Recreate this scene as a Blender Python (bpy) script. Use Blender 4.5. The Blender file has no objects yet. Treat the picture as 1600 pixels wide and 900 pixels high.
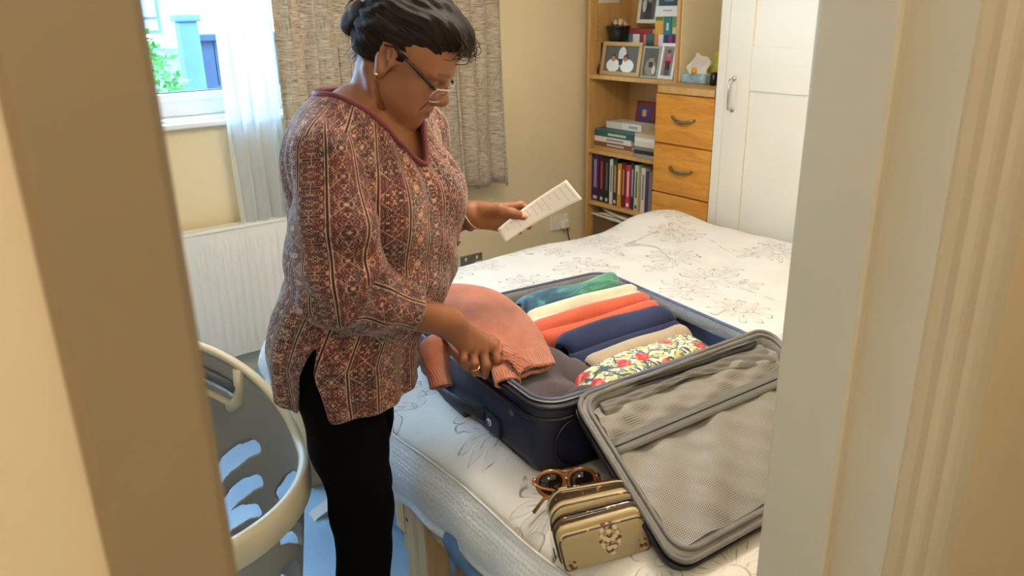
import bpy, bmesh, math, random
import numpy as np
from mathutils import Vector, Matrix
random.seed(7)
rng = np.random.default_rng(7)
scene = bpy.context.scene
COL = scene.collection

# ------------------------------------------------------------------ camera
cam_data = bpy.data.cameras.new('camera')
cam = bpy.data.objects.new('camera', cam_data)
COL.objects.link(cam)
PITCH, ROLL, YAW = 0.345326, -0.01773, 0.644024
_f = Vector((math.sin(YAW)*math.cos(PITCH), math.cos(YAW)*math.cos(PITCH), -math.sin(PITCH)))
_r = Vector((math.cos(YAW), -math.sin(YAW), 0))
_u = _r.cross(_f)
_r2 = _r*math.cos(ROLL)+_u*math.sin(ROLL)
_u2 = -_r*math.sin(ROLL)+_u*math.cos(ROLL)
m = Matrix((( _r2.x, _u2.x, -_f.x), (_r2.y, _u2.y, -_f.y), (_r2.z, _u2.z, -_f.z))).to_4x4()
m.translation = (0, 0, 1.5)
cam.matrix_world = m
cam_data.sensor_width = 36.0
cam_data.lens = 1226.6/1600*36.0
cam_data.clip_start = 0.02
cam_data.dof.use_dof = True
cam_data.dof.focus_distance = 1.75
cam_data.dof.aperture_fstop = 9.0
scene.camera = cam

# ------------------------------------------------------------------ colour management
scene.view_settings.view_transform = 'Standard'
scene.view_settings.look = 'None'
scene.view_settings.gamma = 1.0
scene.view_settings.use_curve_mapping = False
scene.view_settings.exposure = 0.08

# ------------------------------------------------------------------ world: a pale bright overcast sky
world = bpy.data.worlds.new('sky')
scene.world = world
world.use_nodes = True
wn = world.node_tree
bgn = wn.nodes['Background']
bgn.inputs['Color'].default_value = (0.48, 0.73, 1.0, 1)
bgn.inputs['Strength'].default_value = 19.0

def area(name, loc, size, energy, color, target=None, portal=False, size_y=None):
    l = bpy.data.lights.new(name, 'AREA')
    l.energy = energy
    l.color = color
    l.size = size
    if size_y:
        l.shape = 'RECTANGLE'; l.size_y = size_y
    o = bpy.data.objects.new(name, l)
    COL.objects.link(o)
    o.location = loc
    d = Vector(target) - Vector(loc) if target else Vector((0, 0, -1))
    o.rotation_euler = d.to_track_quat('-Z', 'Y').to_euler()
    if portal:
        l.cycles.is_portal = True
    return o
# the window lets the sky in
area('window_portal', (.725, 3.36, 1.62), 2.95, 1, (1, 1, 1), (.725, 0, 1.62), portal=True, size_y=1.04)
# the bedroom's ceiling bulb (its shade and fitting are built further down) and an unseen fill light added on the landing
def bulb(name, loc, energy, color, radius):
    l = bpy.data.lights.new(name, 'POINT')
    l.energy = energy; l.color = color; l.shadow_soft_size = radius
    o = bpy.data.objects.new(name, l); COL.objects.link(o); o.location = loc
    return o
LAMP = (1.20, 1.24, 2.10)
bulb('ceiling_bulb', LAMP, 41, (1.0, 0.90, 0.77), 0.14)
bulb('landing_fill', (-0.30, -0.62, 2.15), 19, (1.0, 0.94, 0.85), 0.14)

# ------------------------------------------------------------------ helpers
def lin(c):
    c = [x/255.0 for x in c]
    return tuple((x/12.92 if x <= 0.04045 else ((x+0.055)/1.055)**2.4) for x in c)

class NT:
    """small wrapper for building node trees"""
    def __init__(self, m):
        self.m = m; self.t = m.node_tree; self.n = self.t.nodes; self.l = self.t.links
    def node(self, typ, **kw):
        nd = self.n.new(typ)
        for k, v in kw.items():
            setattr(nd, k, v)
        return nd
    def put(self, sock, v):
        if isinstance(v, bpy.types.NodeSocket):
            self.l.new(v, sock)
        elif v is not None:
            try:
                sock.default_value = v
            except Exception:
                sock.default_value = (v, v, v)
    def math(self, op, a, b=None, c=None, clamp=False):
        nd = self.node('ShaderNodeMath', operation=op); nd.use_clamp = clamp
        self.put(nd.inputs[0], a)
        if b is not None: self.put(nd.inputs[1], b)
        if c is not None: self.put(nd.inputs[2], c)
        return nd.outputs[0]
    def vmath(self, op, a, b=None, scale=None):
        nd = self.node('ShaderNodeVectorMath', operation=op)
        self.put(nd.inputs[0], a)
        if b is not None: self.put(nd.inputs[1], b)
        if scale is not None: self.put(nd.inputs['Scale'], scale)
        return nd.outputs['Value'] if op in ('LENGTH', 'DOT_PRODUCT', 'DISTANCE') else nd.outputs[0]
    def sep(self, v):
        nd = self.node('ShaderNodeSeparateXYZ'); self.put(nd.inputs[0], v)
        return nd.outputs[0], nd.outputs[1], nd.outputs[2]
    def comb(self, x=0.0, y=0.0, z=0.0):
        nd = self.node('ShaderNodeCombineXYZ')
        for i, v in enumerate((x, y, z)): self.put(nd.inputs[i], v)
        return nd.outputs[0]
    def coord(self, kind='Object'):
        return self.node('ShaderNodeTexCoord').outputs[kind]
    def geo(self):
        return self.node('ShaderNodeNewGeometry').outputs['Position']
    def attr(self, name, out='Vector'):
        nd = self.node('ShaderNodeAttribute'); nd.attribute_name = name
        return nd.outputs[out]
    def noise(self, vec, scale, detail=3.0, rough=0.5, dist=0.0, out='Fac'):
        nd = self.node('ShaderNodeTexNoise')
        self.put(nd.inputs['Vector'], vec); self.put(nd.inputs['Scale'], scale)
        nd.inputs['Detail'].default_value = detail; nd.inputs['Roughness'].default_value = rough
        nd.inputs['Distortion'].default_value = dist
        return nd.outputs[out]
    def voro(self, vec, scale, feature='F1', rand=1.0, dims='3D'):
        nd = self.node('ShaderNodeTexVoronoi', feature=feature, voronoi_dimensions=dims)
        self.put(nd.inputs['Vector'], vec); self.put(nd.inputs['Scale'], scale)
        nd.inputs['Randomness'].default_value = rand
        return nd
    def ramp(self, fac, stops, interp='LINEAR'):
        nd = self.node('ShaderNodeValToRGB'); cr = nd.color_ramp; cr.interpolation = interp
        while len(cr.elements) < len(stops): cr.elements.new(0.5)
        for e, (p, c) in zip(cr.elements, stops):
            e.position = p; e.color = (*lin(c), 1) if len(c) == 3 else c
        self.put(nd.inputs[0], fac)
        return nd.outputs[0]
    def mix(self, fac, a, b, mode='MIX'):
        nd = self.node('ShaderNodeMix', data_type='RGBA', blend_type=mode)
        self.put(nd.inputs[0], fac)
        for s, v in ((nd.inputs[6], a), (nd.inputs[7], b)):
            if isinstance(v, bpy.types.NodeSocket): self.l.new(v, s)
            else: s.default_value = (*lin(v), 1)
        return nd.outputs[2]
    def mapr(self, v, a, b, c=0.0, d=1.0, smooth=False):
        nd = self.node('ShaderNodeMapRange')
        if smooth: nd.interpolation_type = 'SMOOTHSTEP'
        self.put(nd.inputs[0], v)
        for i, x in enumerate((a, b, c, d)): self.put(nd.inputs[i+1], x)
        return nd.outputs[0]
    def bump(self, h, strength=0.3, dist=0.01):
        nd = self.node('ShaderNodeBump')
        nd.inputs['Strength'].default_value = strength; nd.inputs['Distance'].default_value = dist
        self.put(nd.inputs['Height'], h)
        self.l.new(nd.outputs[0], self.bsdf.inputs['Normal'])
    @property
    def bsdf(self):
        return self.n['Principled BSDF']
    def color(self, c):
        self.put(self.bsdf.inputs['Base Color'], c)

MATS = {}
def mat(name, rgb=(200, 200, 200), rough=0.6, metal=0.0, var=0.0, vscale=8.0, bump=0.0, bscale=60.0,
        sheen=0.0, coat=0.0, trans=0.0, alpha=1.0, spec=0.5, emit=None, sss=0.0):
    if name in MATS: return MATS[name]
    m = bpy.data.materials.new(name); m.use_nodes = True
    nt = NT(m); b = nt.bsdf
    b.inputs['Base Color'].default_value = (*lin(rgb), 1)
    b.inputs['Roughness'].default_value = rough
    b.inputs['Metallic'].default_value = metal
    b.inputs['Specular IOR Level'].default_value = spec
    b.inputs['Sheen Weight'].default_value = sheen
    b.inputs['Coat Weight'].default_value = coat
    b.inputs['Transmission Weight'].default_value = trans
    b.inputs['Alpha'].default_value = alpha
    if sss:
        b.inputs['Subsurface Weight'].default_value = sss
        b.inputs['Subsurface Radius'].default_value = (0.012, 0.005, 0.003)
        b.inputs['Subsurface Scale'].default_value = 0.6
    if emit:
        b.inputs['Emission Color'].default_value = (*lin(emit[0]), 1)
        b.inputs['Emission Strength'].default_value = emit[1]
    if var:
        f = nt.noise(nt.coord(), vscale, 4)
        lo = tuple(max(0, x*(1-var)) for x in rgb); hi = tuple(min(255, x*(1+var)) for x in rgb)
        nt.color(nt.ramp(f, [(0.3, lo), (0.7, hi)]))
    if bump:
        nt.bump(nt.noise(nt.coord(), bscale, 3), bump, 0.004)
    MATS[name] = m
    return m

BASE = {}
def _register(o, parent, loc):
    COL.objects.link(o)
    if parent is not None:
        o.parent = parent
        BASE[o] = BASE[parent]
    else:
        BASE[o] = Vector(loc) if loc else Vector((0, 0, 0))
        o.location = BASE[o]
    return o
def tag(o, label=None, cat=None, group=None, kind=None):
    if label: o['label'] = label
    if cat: o['category'] = cat
    if group: o['group'] = group
    if kind: o['kind'] = kind
    return o
def thing(name, label, cat, loc, group=None):
    o = bpy.data.objects.new(name, None)
    o.empty_display_size = 0.05
    _register(o, None, loc)
    return tag(o, label, cat, group)
def mesh_obj(name, verts, faces, material=None, parent=None, smooth=False, loc=None):
    """verts are given in room coordinates"""
    me = bpy.data.meshes.new(name)
    verts = np.asarray(verts, dtype=float)
    if parent is None and loc is None:
        mn, mx = verts.min(0), verts.max(0)
        loc = ((mn[0]+mx[0])/2, (mn[1]+mx[1])/2, mn[2])
    base = BASE[parent] if parent is not None else Vector(loc)
    verts = verts - np.array(base)
    if isinstance(faces, np.ndarray):
        k = faces.shape[1]
        me.vertices.add(len(verts)); me.vertices.foreach_set('co', verts.astype(np.float32).ravel())
        me.loops.add(faces.size); me.loops.foreach_set('vertex_index', faces.astype(np.int32).ravel())
        me.polygons.add(len(faces)); me.polygons.foreach_set('loop_start', np.arange(0, faces.size, k, dtype=np.int32))
        me.update(calc_edges=True); me.validate()
    else:
        me.from_pydata([tuple(v) for v in verts], [], faces)
    if smooth:
        me.polygons.foreach_set('use_smooth', np.ones(len(me.polygons), dtype=bool))
    if isinstance(material, (list, tuple)):
        for x in material: me.materials.append(x)
    elif material: me.materials.append(material)
    o = bpy.data.objects.new(name, me)
    return _register(o, parent, base)
def bm_obj(name, bm, material, parent=None, smooth=False, loc=None):
    me_v = [v.co[:] for v in bm.verts]
    bm.verts.index_update()
    fs = [[v.index for v in f.verts] for f in bm.faces]
    bm.free()
    return mesh_obj(name, me_v, fs, material, parent, smooth, loc)
def add_box(bm, x0, x1, y0, y1, z0, z1, bevel=0.0, seg=2, M=None):
    r = bmesh.ops.create_cube(bm, size=1.0)
    vs = r['verts']
    for v in vs:
        v.co = Vector((x0+(v.co.x+.5)*(x1-x0), y0+(v.co.y+.5)*(y1-y0), z0+(v.co.z+.5)*(z1-z0)))
    if bevel > 0:
        es = list({e for v in vs for e in v.link_edges})
        rb = bmesh.ops.bevel(bm, geom=es, offset=bevel, segments=seg, profile=0.5, affect='EDGES')
        vs = list({v for f in rb['faces'] for v in f.verts} | {v for v in vs if v.is_valid})
    if M is not None:
        for v in vs: v.co = M @ v.co
    return vs
def box(name, x0, x1, y0, y1, z0, z1, material, parent=None, bevel=0.0, seg=2, M=None, loc=None):
    bm = bmesh.new()
    add_box(bm, min(x0, x1), max(x0, x1), min(y0, y1), max(y0, y1), min(z0, z1), max(z0, z1), bevel, seg, M)
    return bm_obj(name, bm, material, parent, False, loc)
def frame_at(p, zdir, xdir=None):
    z = Vector(zdir).normalized()
    x = Vector(xdir) if xdir is not None else (Vector((0, 0, 1)) if abs(z.z) < 0.9 else Vector((1, 0, 0)))
    x = (x - z*x.dot(z)).normalized(); y = z.cross(x)
    M = Matrix((x, y, z)).transposed().to_4x4(); M.translation = p
    return M
def tube_geo(pts, r, n=8, closed=False, cap=True, flat=1.0, up=None):
    pts = [Vector(p) for p in pts]; N = len(pts)
    rr = r if hasattr(r, '__len__') else [r]*N
    V, F = [], []
    x = None
    for i, p in enumerate(pts):
        if closed: t = pts[(i+1) % N] - pts[i-1]
        else: t = pts[min(i+1, N-1)] - pts[max(i-1, 0)]
        t.normalize()
        if x is None:
            x = Vector(up) if up is not None else (Vector((0, 0, 1)) if abs(t.z) < 0.9 else Vector((1, 0, 0)))
        elif up is not None: x = Vector(up)
        x = (x - t*x.dot(t)).normalized(); y = t.cross(x)
        for k in range(n):
            a = 2*math.pi*k/n
            V.append(p + (x*math.cos(a)*flat + y*math.sin(a))*rr[i])
    for i in range(N if closed else N-1):
        j = (i+1) % N
        for k in range(n):
            k2 = (k+1) % n
            F.append((i*n+k, i*n+k2, j*n+k2, j*n+k))
    if cap and not closed:
        F.append(tuple(range(n-1, -1, -1))); F.append(tuple((N-1)*n+k for k in range(n)))
    return V, F
def tube(name, pts, r, material, parent=None, n=8, closed=False, flat=1.0, up=None, loc=None):
    V, F = tube_geo(pts, r, n, closed, True, flat, up)
    return mesh_obj(name, V, F, material, parent, True, loc)
def lathe_geo(profile, M=None, n=24):
    V, F = [], []
    for (r, z) in profile:
        for k in range(n):
            a = 2*math.pi*k/n
            v = Vector((r*math.cos(a), r*math.sin(a), z))
            V.append(M @ v if M is not None else v)
    for i in range(len(profile)-1):
        for k in range(n):
            k2 = (k+1) % n
            F.append((i*n+k, i*n+k2, (i+1)*n+k2, (i+1)*n+k))
    F.append(tuple(range(n-1, -1, -1))); F.append(tuple((len(profile)-1)*n+k for k in range(n)))
    return V, F
def lathe(name, profile, loc, material, parent=None, n=24, zdir=(0, 0, 1), smooth=True):
    V, F = lathe_geo(profile, frame_at(loc, zdir), n)
    return mesh_obj(name, V, F, material, parent, smooth)
def merge(parts):
    V, F = [], []
    for v, f in parts:
        o = len(V); V += list(v); F += [tuple(i+o for i in q) for q in f]
    return V, F
def grid_mesh(P):
    """P: (a,b,3) array -> verts, quads"""
    a, b = P.shape[:2]
    idx = np.arange(a*b).reshape(a, b)
    F = np.stack([idx[:-1, :-1], idx[1:, :-1], idx[1:, 1:], idx[:-1, 1:]], -1).reshape(-1, 4)
    return P.reshape(-1, 3), F
def solidify(o, t, off=-1.0):
    md = o.modifiers.new('thickness', 'SOLIDIFY'); md.thickness = t; md.offset = off
    return o
def prism(name, poly, axis, a0, a1, material, parent=None, loc=None):
    """extrude a 2D polygon; axis 'x': poly=(y,z), 'y': poly=(x,z), 'z': poly=(x,y)"""
    def P(p, a):
        return {'x': (a, p[0], p[1]), 'y': (p[0], a, p[1]), 'z': (p[0], p[1], a)}[axis]
    n = len(poly)
    V = [P(p, a0) for p in poly] + [P(p, a1) for p in poly]
    F = [tuple(range(n-1, -1, -1)), tuple(range(n, 2*n))] + [(i, (i+1) % n, n+(i+1) % n, n+i) for i in range(n)]
    o = mesh_obj(name, V, F, material, parent, False, loc)
    bm = bmesh.new(); bm.from_mesh(o.data); bmesh.ops.recalc_face_normals(bm, faces=bm.faces); bm.to_mesh(o.data); bm.free()
    return o
def smoothnoise(x, y, seed=0, octaves=3, freq=1.0):
    """cheap deterministic 2D noise for cloth folds"""
    r = np.random.default_rng(seed); out = np.zeros(np.broadcast(x, y).shape); a = 1.0; f = freq
    for _ in range(octaves):
        for _k in range(4):
            th = r.uniform(0, 2*math.pi); ph = r.uniform(0, 2*math.pi); ff = f*r.uniform(.7, 1.4)
            out = out + a*np.sin((x*math.cos(th)+y*math.sin(th))*ff+ph)/4
        a *= .5; f *= 2.0
    return out

# ---- signed-distance modelling: primitives are blended on a grid and meshed
class SDF:
    def __init__(self, lo, hi, h):
        self.lo = np.array(lo, dtype=np.float32); self.h = h
        self.n = np.ceil((np.array(hi)-np.array(lo))/h).astype(int)+1
        self.a = np.full(self.n, 0.25, dtype=np.float32)
    def _sub(self, lo, hi):
        i0 = np.clip(np.floor((np.array(lo)-self.lo)/self.h).astype(int), 0, self.n-1)
        i1 = np.clip(np.ceil((np.array(hi)-self.lo)/self.h).astype(int)+1, 1, self.n)
        sl = tuple(slice(a, b) for a, b in zip(i0, i1))
        ax = [(self.lo[k]+self.h*np.arange(i0[k], i1[k])).astype(np.float32) for k in range(3)]
        return sl, ax
    def op(self, d, sl, k, mode):
        a = self.a[sl]
        if mode == 'add':
            h = np.maximum(k-np.abs(a-d), 0)/k
            self.a[sl] = np.minimum(a, d)-h*h*k*0.25
        else:
            d = -d
            h = np.maximum(k-np.abs(a-d), 0)/k
            self.a[sl] = np.maximum(a, d)+h*h*k*0.25
    def ell(self, c, r, k=0.01, R=None, mode='add'):
        c = np.array(c, dtype=np.float32); r = np.array(r, dtype=np.float32)
        e = np.array([r.max()]*3) if R is not None else r
        sl, ax = self._sub(c-e-k-2*self.h, c+e+k+2*self.h)
        X = np.stack(np.meshgrid(ax[0]-c[0], ax[1]-c[1], ax[2]-c[2], indexing='ij'), -1)
        if R is not None: X = X @ np.array(R, dtype=np.float32)
        k0 = np.sqrt(((X/r)**2).sum(-1))+1e-6; k1 = np.sqrt(((X/(r*r))**2).sum(-1))+1e-6
        self.op(k0*(k0-1)/k1, sl, k, mode)
        return self
    def cap(self, a, b, ra, rb=None, k=0.01, mode='add', flat=None):
        rb = ra if rb is None else rb
        a = np.array(a, dtype=np.float32); b = np.array(b, dtype=np.float32); R = max(ra, rb)
        sl, ax = self._sub(np.minimum(a, b)-R-k-2*self.h, np.maximum(a, b)+R+k+2*self.h)
        X, Y, Z = np.meshgrid(ax[0]-a[0], ax[1]-a[1], ax[2]-a[2], indexing='ij')
        d = b-a; L = float(d@d)+1e-9
        t = np.clip((X*d[0]+Y*d[1]+Z*d[2])/L, 0, 1)
        X -= t*d[0]; Y -= t*d[1]; Z -= t*d[2]
        q = X*X+Y*Y+Z*Z
        if flat is not None:       # (direction, factor): squash across a direction
            nrm = np.array(flat[0], dtype=np.float32); nrm = nrm/np.linalg.norm(nrm)
            s = X*nrm[0]+Y*nrm[1]+Z*nrm[2]
            q = q + s*s*(flat[1]**2-1)
        self.op(np.sqrt(q)-(ra+(rb-ra)*t), sl, k, mode)
        return self
    def chain(self, pts, rad, k=0.01, flat=None):
        for i in range(len(pts)-1):
            self.cap(pts[i], pts[i+1], rad[i], rad[i+1], k, 'add', flat)
        return self
    def mesh(self):
        a = self.a; lo = self.lo; h = self.h
        ins = a < 0
        n = np.array(a.shape)
        c = np.zeros(n-1, dtype=np.uint8)
        for i in (0, 1):
            for j in (0, 1):
                for k in (0, 1):
                    c += ins[i:n[0]-1+i, j:n[1]-1+j, k:n[2]-1+k]
        act = np.argwhere((c > 0) & (c < 8))
        idx = np.full(n-1, -1, dtype=np.int32)
        idx[act[:, 0], act[:, 1], act[:, 2]] = np.arange(len(act))
        val = {}
        for i in (0, 1):
            for j in (0, 1):
                for k in (0, 1):
                    val[i, j, k] = a[act[:, 0]+i, act[:, 1]+j, act[:, 2]+k]
        P = np.zeros((len(act), 3)); W = np.zeros(len(act))
        cs = list(val)
        for u in cs:
            for ax_ in range(3):
                if u[ax_] == 0:
                    w = list(u); w[ax_] = 1; w = tuple(w)
                    A, B = val[u], val[w]
                    mk = (A < 0) != (B < 0)
                    t = np.where(mk, A/np.where(mk, A-B, 1), 0)
                    p = np.tile(np.array(u, dtype=float), (len(act), 1)); p[:, ax_] += t
                    P += p*mk[:, None]; W += mk
        V = (act+P/W[:, None])*h+lo
        F = []
        for ax_ in range(3):
            o1, o2 = [(1, 2), (2, 0), (0, 1)][ax_]
            s0 = [slice(1, -1)]*3; s0[ax_] = slice(0, -1)
            s1 = [slice(1, -1)]*3; s1[ax_] = slice(1, None)
            A = ins[tuple(s0)]; B = ins[tuple(s1)]
            for flip, mk in ((False, A & ~B), (True, ~A & B)):
                e = np.argwhere(mk)
                if not len(e): continue
                off = np.ones(3, dtype=int); off[ax_] = 0
                e = e+off
                def cell(d1, d2):
                    q = e.copy(); q[:, o1] -= d1; q[:, o2] -= d2
                    return idx[q[:, 0], q[:, 1], q[:, 2]]
                q = np.stack([cell(1, 1), cell(0, 1), cell(0, 0), cell(1, 0)], -1)
                if flip: q = q[:, ::-1]
                F.append(q)
        F = np.concatenate(F) if F else np.zeros((0, 4), dtype=int)
        F = F[(F >= 0).all(1)]
        return V, F
def rotz(a):
    c, s = math.cos(a), math.sin(a); return np.array([[c, -s, 0], [s, c, 0], [0, 0, 1]])
def roty(a):
    c, s = math.cos(a), math.sin(a); return np.array([[c, 0, s], [0, 1, 0], [-s, 0, c]])
def rotx(a):
    c, s = math.cos(a), math.sin(a); return np.array([[1, 0, 0], [0, c, -s], [0, s, c]])
def laplace(V, F, it=2, lam=0.5):
    V = V.copy(); n = len(V)
    e = np.concatenate([F[:, [0, 1]], F[:, [1, 2]], F[:, [2, 3]], F[:, [3, 0]]])
    cnt = np.bincount(e[:, 0], minlength=n)+np.bincount(e[:, 1], minlength=n)
    for _ in range(it):
        S = np.zeros_like(V)
        for k in range(3):
            S[:, k] = np.bincount(e[:, 0], weights=V[e[:, 1], k], minlength=n)+np.bincount(e[:, 1], weights=V[e[:, 0], k], minlength=n)
        V += lam*(S/np.maximum(cnt, 1)[:, None]-V)
    return V
def cull(V, F, keep_face):
    F = F[keep_face]; used = np.unique(F)
    mp = np.full(len(V), -1); mp[used] = np.arange(len(used))
    return V[used], mp[F], used
def set_attr(o, name, data, typ='FLOAT_VECTOR'):
    at = o.data.attributes.new(name, typ, 'POINT')
    at.data.foreach_set({'FLOAT_VECTOR': 'vector', 'FLOAT_COLOR': 'color', 'FLOAT': 'value'}[typ], np.asarray(data, dtype=np.float32).ravel())
# ================================================================== STRUCTURE
YW, XB, YD0, YD1, XL, ZC = 3.24, 3.22, 0.33, 0.46, -1.7, 2.4
def wallmat(name, rgb):
    m = mat(name, rgb, 0.75)
    nt = NT(m); p = nt.geo()
    f = nt.noise(p, 1.3, 4)
    nt.color(nt.ramp(f, [(0.3, tuple(x*.97 for x in rgb)), (0.7, tuple(min(255, x*1.02) for x in rgb))]))
    nt.bump(nt.noise(p, 180, 2), 0.12, 0.002)
    return m
M_wall = wallmat('cream_wall_paint', (238, 219, 178))
M_hall = wallmat('landing_wall_paint', (232, 212, 172))
M_ceil = mat('white_ceiling_paint', (246, 243, 236), 0.8)
M_gloss = mat('white_gloss_paint', (232, 224, 206), 0.35, var=0.015, vscale=3)
M_trim = mat('aged_cream_gloss', (212, 200, 174), 0.4, var=0.03, vscale=2.5, bump=0.05, bscale=40)
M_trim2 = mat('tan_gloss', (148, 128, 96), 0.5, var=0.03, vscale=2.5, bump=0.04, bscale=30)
M_upvc = mat('white_plastic', (240, 242, 244), 0.3)

# carpet
M_carpet = mat('blue_carpet', (128, 158, 192), 0.95, sheen=0.3)
nt = NT(M_carpet); p = nt.geo()
c1 = nt.noise(p, 420, 3); c2 = nt.noise(p, 6, 3)
nt.color(nt.mix(nt.mapr(c2, 0.35, 0.65), nt.ramp(c1, [(0.3, (120, 164, 206)), (0.7, (174, 206, 232))]), nt.ramp(c1, [(0.3, (128, 170, 210)), (0.7, (186, 214, 236))])))
nt.bump(c1, 0.6, 0.006)
def struct(o):
    o['kind'] = 'structure'; return o
struct(box('floor', XL-.1, XB+.1, -1.2, YW+.02, -0.05, 0.0, M_carpet))
struct(box('ceiling', XL-.1, XB+.1, -1.2, YW+.1, ZC, ZC+.05, M_ceil))
# window wall, with the window opening
WX0, WX1, WZ0, WZ1 = -0.75, 2.20, 1.095, 2.14  # left end, out of view, widened to let in more daylight
bm = bmesh.new()
add_box(bm, XL, WX0, YW, YW+.26, 0, ZC); add_box(bm, WX1, XB+.1, YW, YW+.26, 0, ZC)
add_box(bm, WX0, WX1, YW, YW+.26, 0, WZ0); add_box(bm, WX0, WX1, YW, YW+.26, WZ1, ZC)
struct(bm_obj('wall_window', bm, M_wall))
struct(box('wall_back', XB, XB+.1, YD0, YW, 0, ZC, M_wall))
struct(box('wall_left', XL-.1, XL, -1.2, YW+.26, 0, ZC, M_wall))
# doorway wall: lining runs from the bedroom face to the landing face
DX0, DX1, DZ = 0.076, 0.76, 2.02
bm = bmesh.new()
add_box(bm, XL, DX0-.03, YD0, YD1, 0, ZC); add_box(bm, DX1, XB, YD0, YD1, 0, ZC); add_box(bm, DX0-.03, DX1, YD0, YD1, DZ+.02, ZC)
struct(bm_obj('wall_door', bm, M_wall))
bm = bmesh.new()
add_box(bm, XL, DX0-.03, YD0-.004, YD0, 0, ZC); add_box(bm, DX1, XB, YD0-.004, YD0, 0, ZC); add_box(bm, DX0-.03, DX1, YD0-.004, YD0, DZ+.02, ZC)
struct(bm_obj('wall_landing', bm, M_hall))
struct(box('wall_landing_back', XL, XB, -1.2, -1.1, 0, ZC, M_hall))
struct(box('wall_landing_right', 1.5, 1.6, -1.1, YD0-.005, 0, ZC, M_hall))
# door lining (right side) with its stop, moulded architrave
door = struct(tag(bpy.data.objects.new('door_1', None), 'cream painted doorway lining and architraves framing the view')); _register(door, None, ((DX0+DX1)/2, YD0, 0))
prism('lining', [(0.738, YD1+.012), (0.742, YD1+.014), (DX1, YD1+.014), (DX1, YD0-.004), (0.752, YD0-.004), (0.752, .386), (0.7405, .386), (0.737, .389), (0.737, YD1+.008)], 'z', 0, DZ, M_trim, door)
prism('lining', [(DX0-.03, YD0), (DX0, YD0), (DX0, YD1), (DX0-.03, YD1)], 'z', 0, DZ, M_trim, door)
box('lining', DX0, .752, YD0, YD1, DZ-.0, DZ+.02, M_trim, door)
prof = [(0.756, YD0-.004), (0.756, .3235), (.768, .319), (.788, .319), (.795, .3125), (.802, .3105), (.818, .3100), (.824, .3135), (.830, .3135), (.836, .3085), (.850, .3050), (.878, .3040), (.886, .3065), (.890, .3120), (.890, YD0-.004)]
prism('architrave', prof, 'z', 0, DZ+.1, M_trim, door)
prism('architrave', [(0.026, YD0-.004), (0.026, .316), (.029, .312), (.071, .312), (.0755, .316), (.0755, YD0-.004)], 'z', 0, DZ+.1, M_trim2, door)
box('architrave', 0.0262, .89, .312, YD0-.004, DZ+.02, DZ+.1, M_trim, door)
# skirting
struct(box('baseboard_window', XL, XB, YW-.018, YW, 0, .095, M_gloss, bevel=.004))
struct(box('baseboard_back', XB-.018, XB, YD1, 2.0, 0, .095, M_gloss, bevel=.004))

# window: white frame, casements, pane, board
win = struct(bpy.data.objects.new('window_1', None)); _register(win, None, (.725, YW+.1, WZ0)); win['label'] = 'white plastic window behind a sheer curtain'
fy0, fy1 = YW+.075, YW+.14
box('window_frame', WX0, WX1, fy0, fy1, WZ0+.012, WZ0+.075, M_upvc, win, .006)
box('window_frame', WX0, WX1, fy0, fy1, WZ1-.07, WZ1, M_upvc, win, .006)
box('window_frame', WX0, WX0+.07, fy0, fy1, WZ0+.075, WZ1-.07, M_upvc, win, .006)
box('window_frame', WX1-.07, WX1, fy0, fy1, WZ0+.075, WZ1-.07, M_upvc, win, .006)
box('mullion', .225, .295, fy0, fy1, WZ0+.075, WZ1-.07, M_upvc, win, .006)
box('mullion', 1.165, 1.235, fy0, fy1, WZ0+.075, WZ1-.07, M_upvc, win, .006)
M_gasket = mat('black_rubber', (40, 44, 52), 0.6)
M_glass = mat('window_glass', (235, 245, 250), 0.0, trans=1.0)
NT(M_glass).bsdf.inputs['IOR'].default_value = 1.0
for x0, x1 in ((WX0+.07, .225), (.295, 1.165), (1.235, WX1-.07)):
    cs = box('casement', x0, x1, fy0-.012, fy1-.02, WZ0+.07, WZ0+.104, M_upvc, win, .005)
    box('casement', x0, x1, fy0-.012, fy1-.02, WZ1-.11, WZ1-.07, M_upvc, win, .005)
    box('casement', x0, x0+.04, fy0-.012, fy1-.02, WZ0+.104, WZ1-.11, M_upvc, win, .005)
    box('casement', x1-.04, x1, fy0-.012, fy1-.02, WZ0+.104, WZ1-.11, M_upvc, win, .005)
    box('gasket', x0+.04, x1-.04, fy0+.0, fy0+.03, WZ0+.104, WZ0+.108, M_gasket, win)
    box('pane', x0+.04, x1-.04, fy0+.02, fy0+.026, WZ0+.106, WZ1-.11, M_glass, win)
box('window_sill', WX0-.06, WX1+.06, YW-.045, YW, WZ0-.022, WZ0, M_upvc, win, .006)
box('window_sill', WX0, WX1, YW-.001, fy0+.02, WZ0, WZ0+.012, M_upvc, win)

# ================================================================== OUTSIDE THE WINDOW
M_conc = mat('paving', (90, 98, 106), 0.9, var=.1, vscale=3)
tag(box('garden_paving', -6, 9, YW+.3, 14, -.5, -.4, M_conc), kind='structure')
hs = thing('neighbour_house', 'pale rendered house across the yard with a wide white-ledged window', 'house', (3.2, 10, -.4))
M_render = mat('pale_render', (228, 236, 244), 0.9)
M_house2 = mat('grey_brick_band', (110, 120, 130), 0.9)
bm = bmesh.new(); add_box(bm, -3, 9, 9.55, 10.5, -.4, 1.20); add_box(bm, 2.45, 9, 9.55, 10.5, 1.20, 6); add_box(bm, -3, 1.6, 9.55, 10.5, 1.20, 6); add_box(bm, 1.6, 2.45, 9.55, 10.5, 1.75, 6)
bm_obj('wall', bm, M_render, hs)
box('plinth', -3, 9, 9.5, 9.56, -.4, 1.12, M_house2, hs)
box('ledge', 1.5, 2.55, 9.30, 9.6, 1.19, 1.27, M_upvc, hs, .01)
M_bframe = mat('blue_grey_frame', (56, 78, 112), 0.5)
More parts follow.
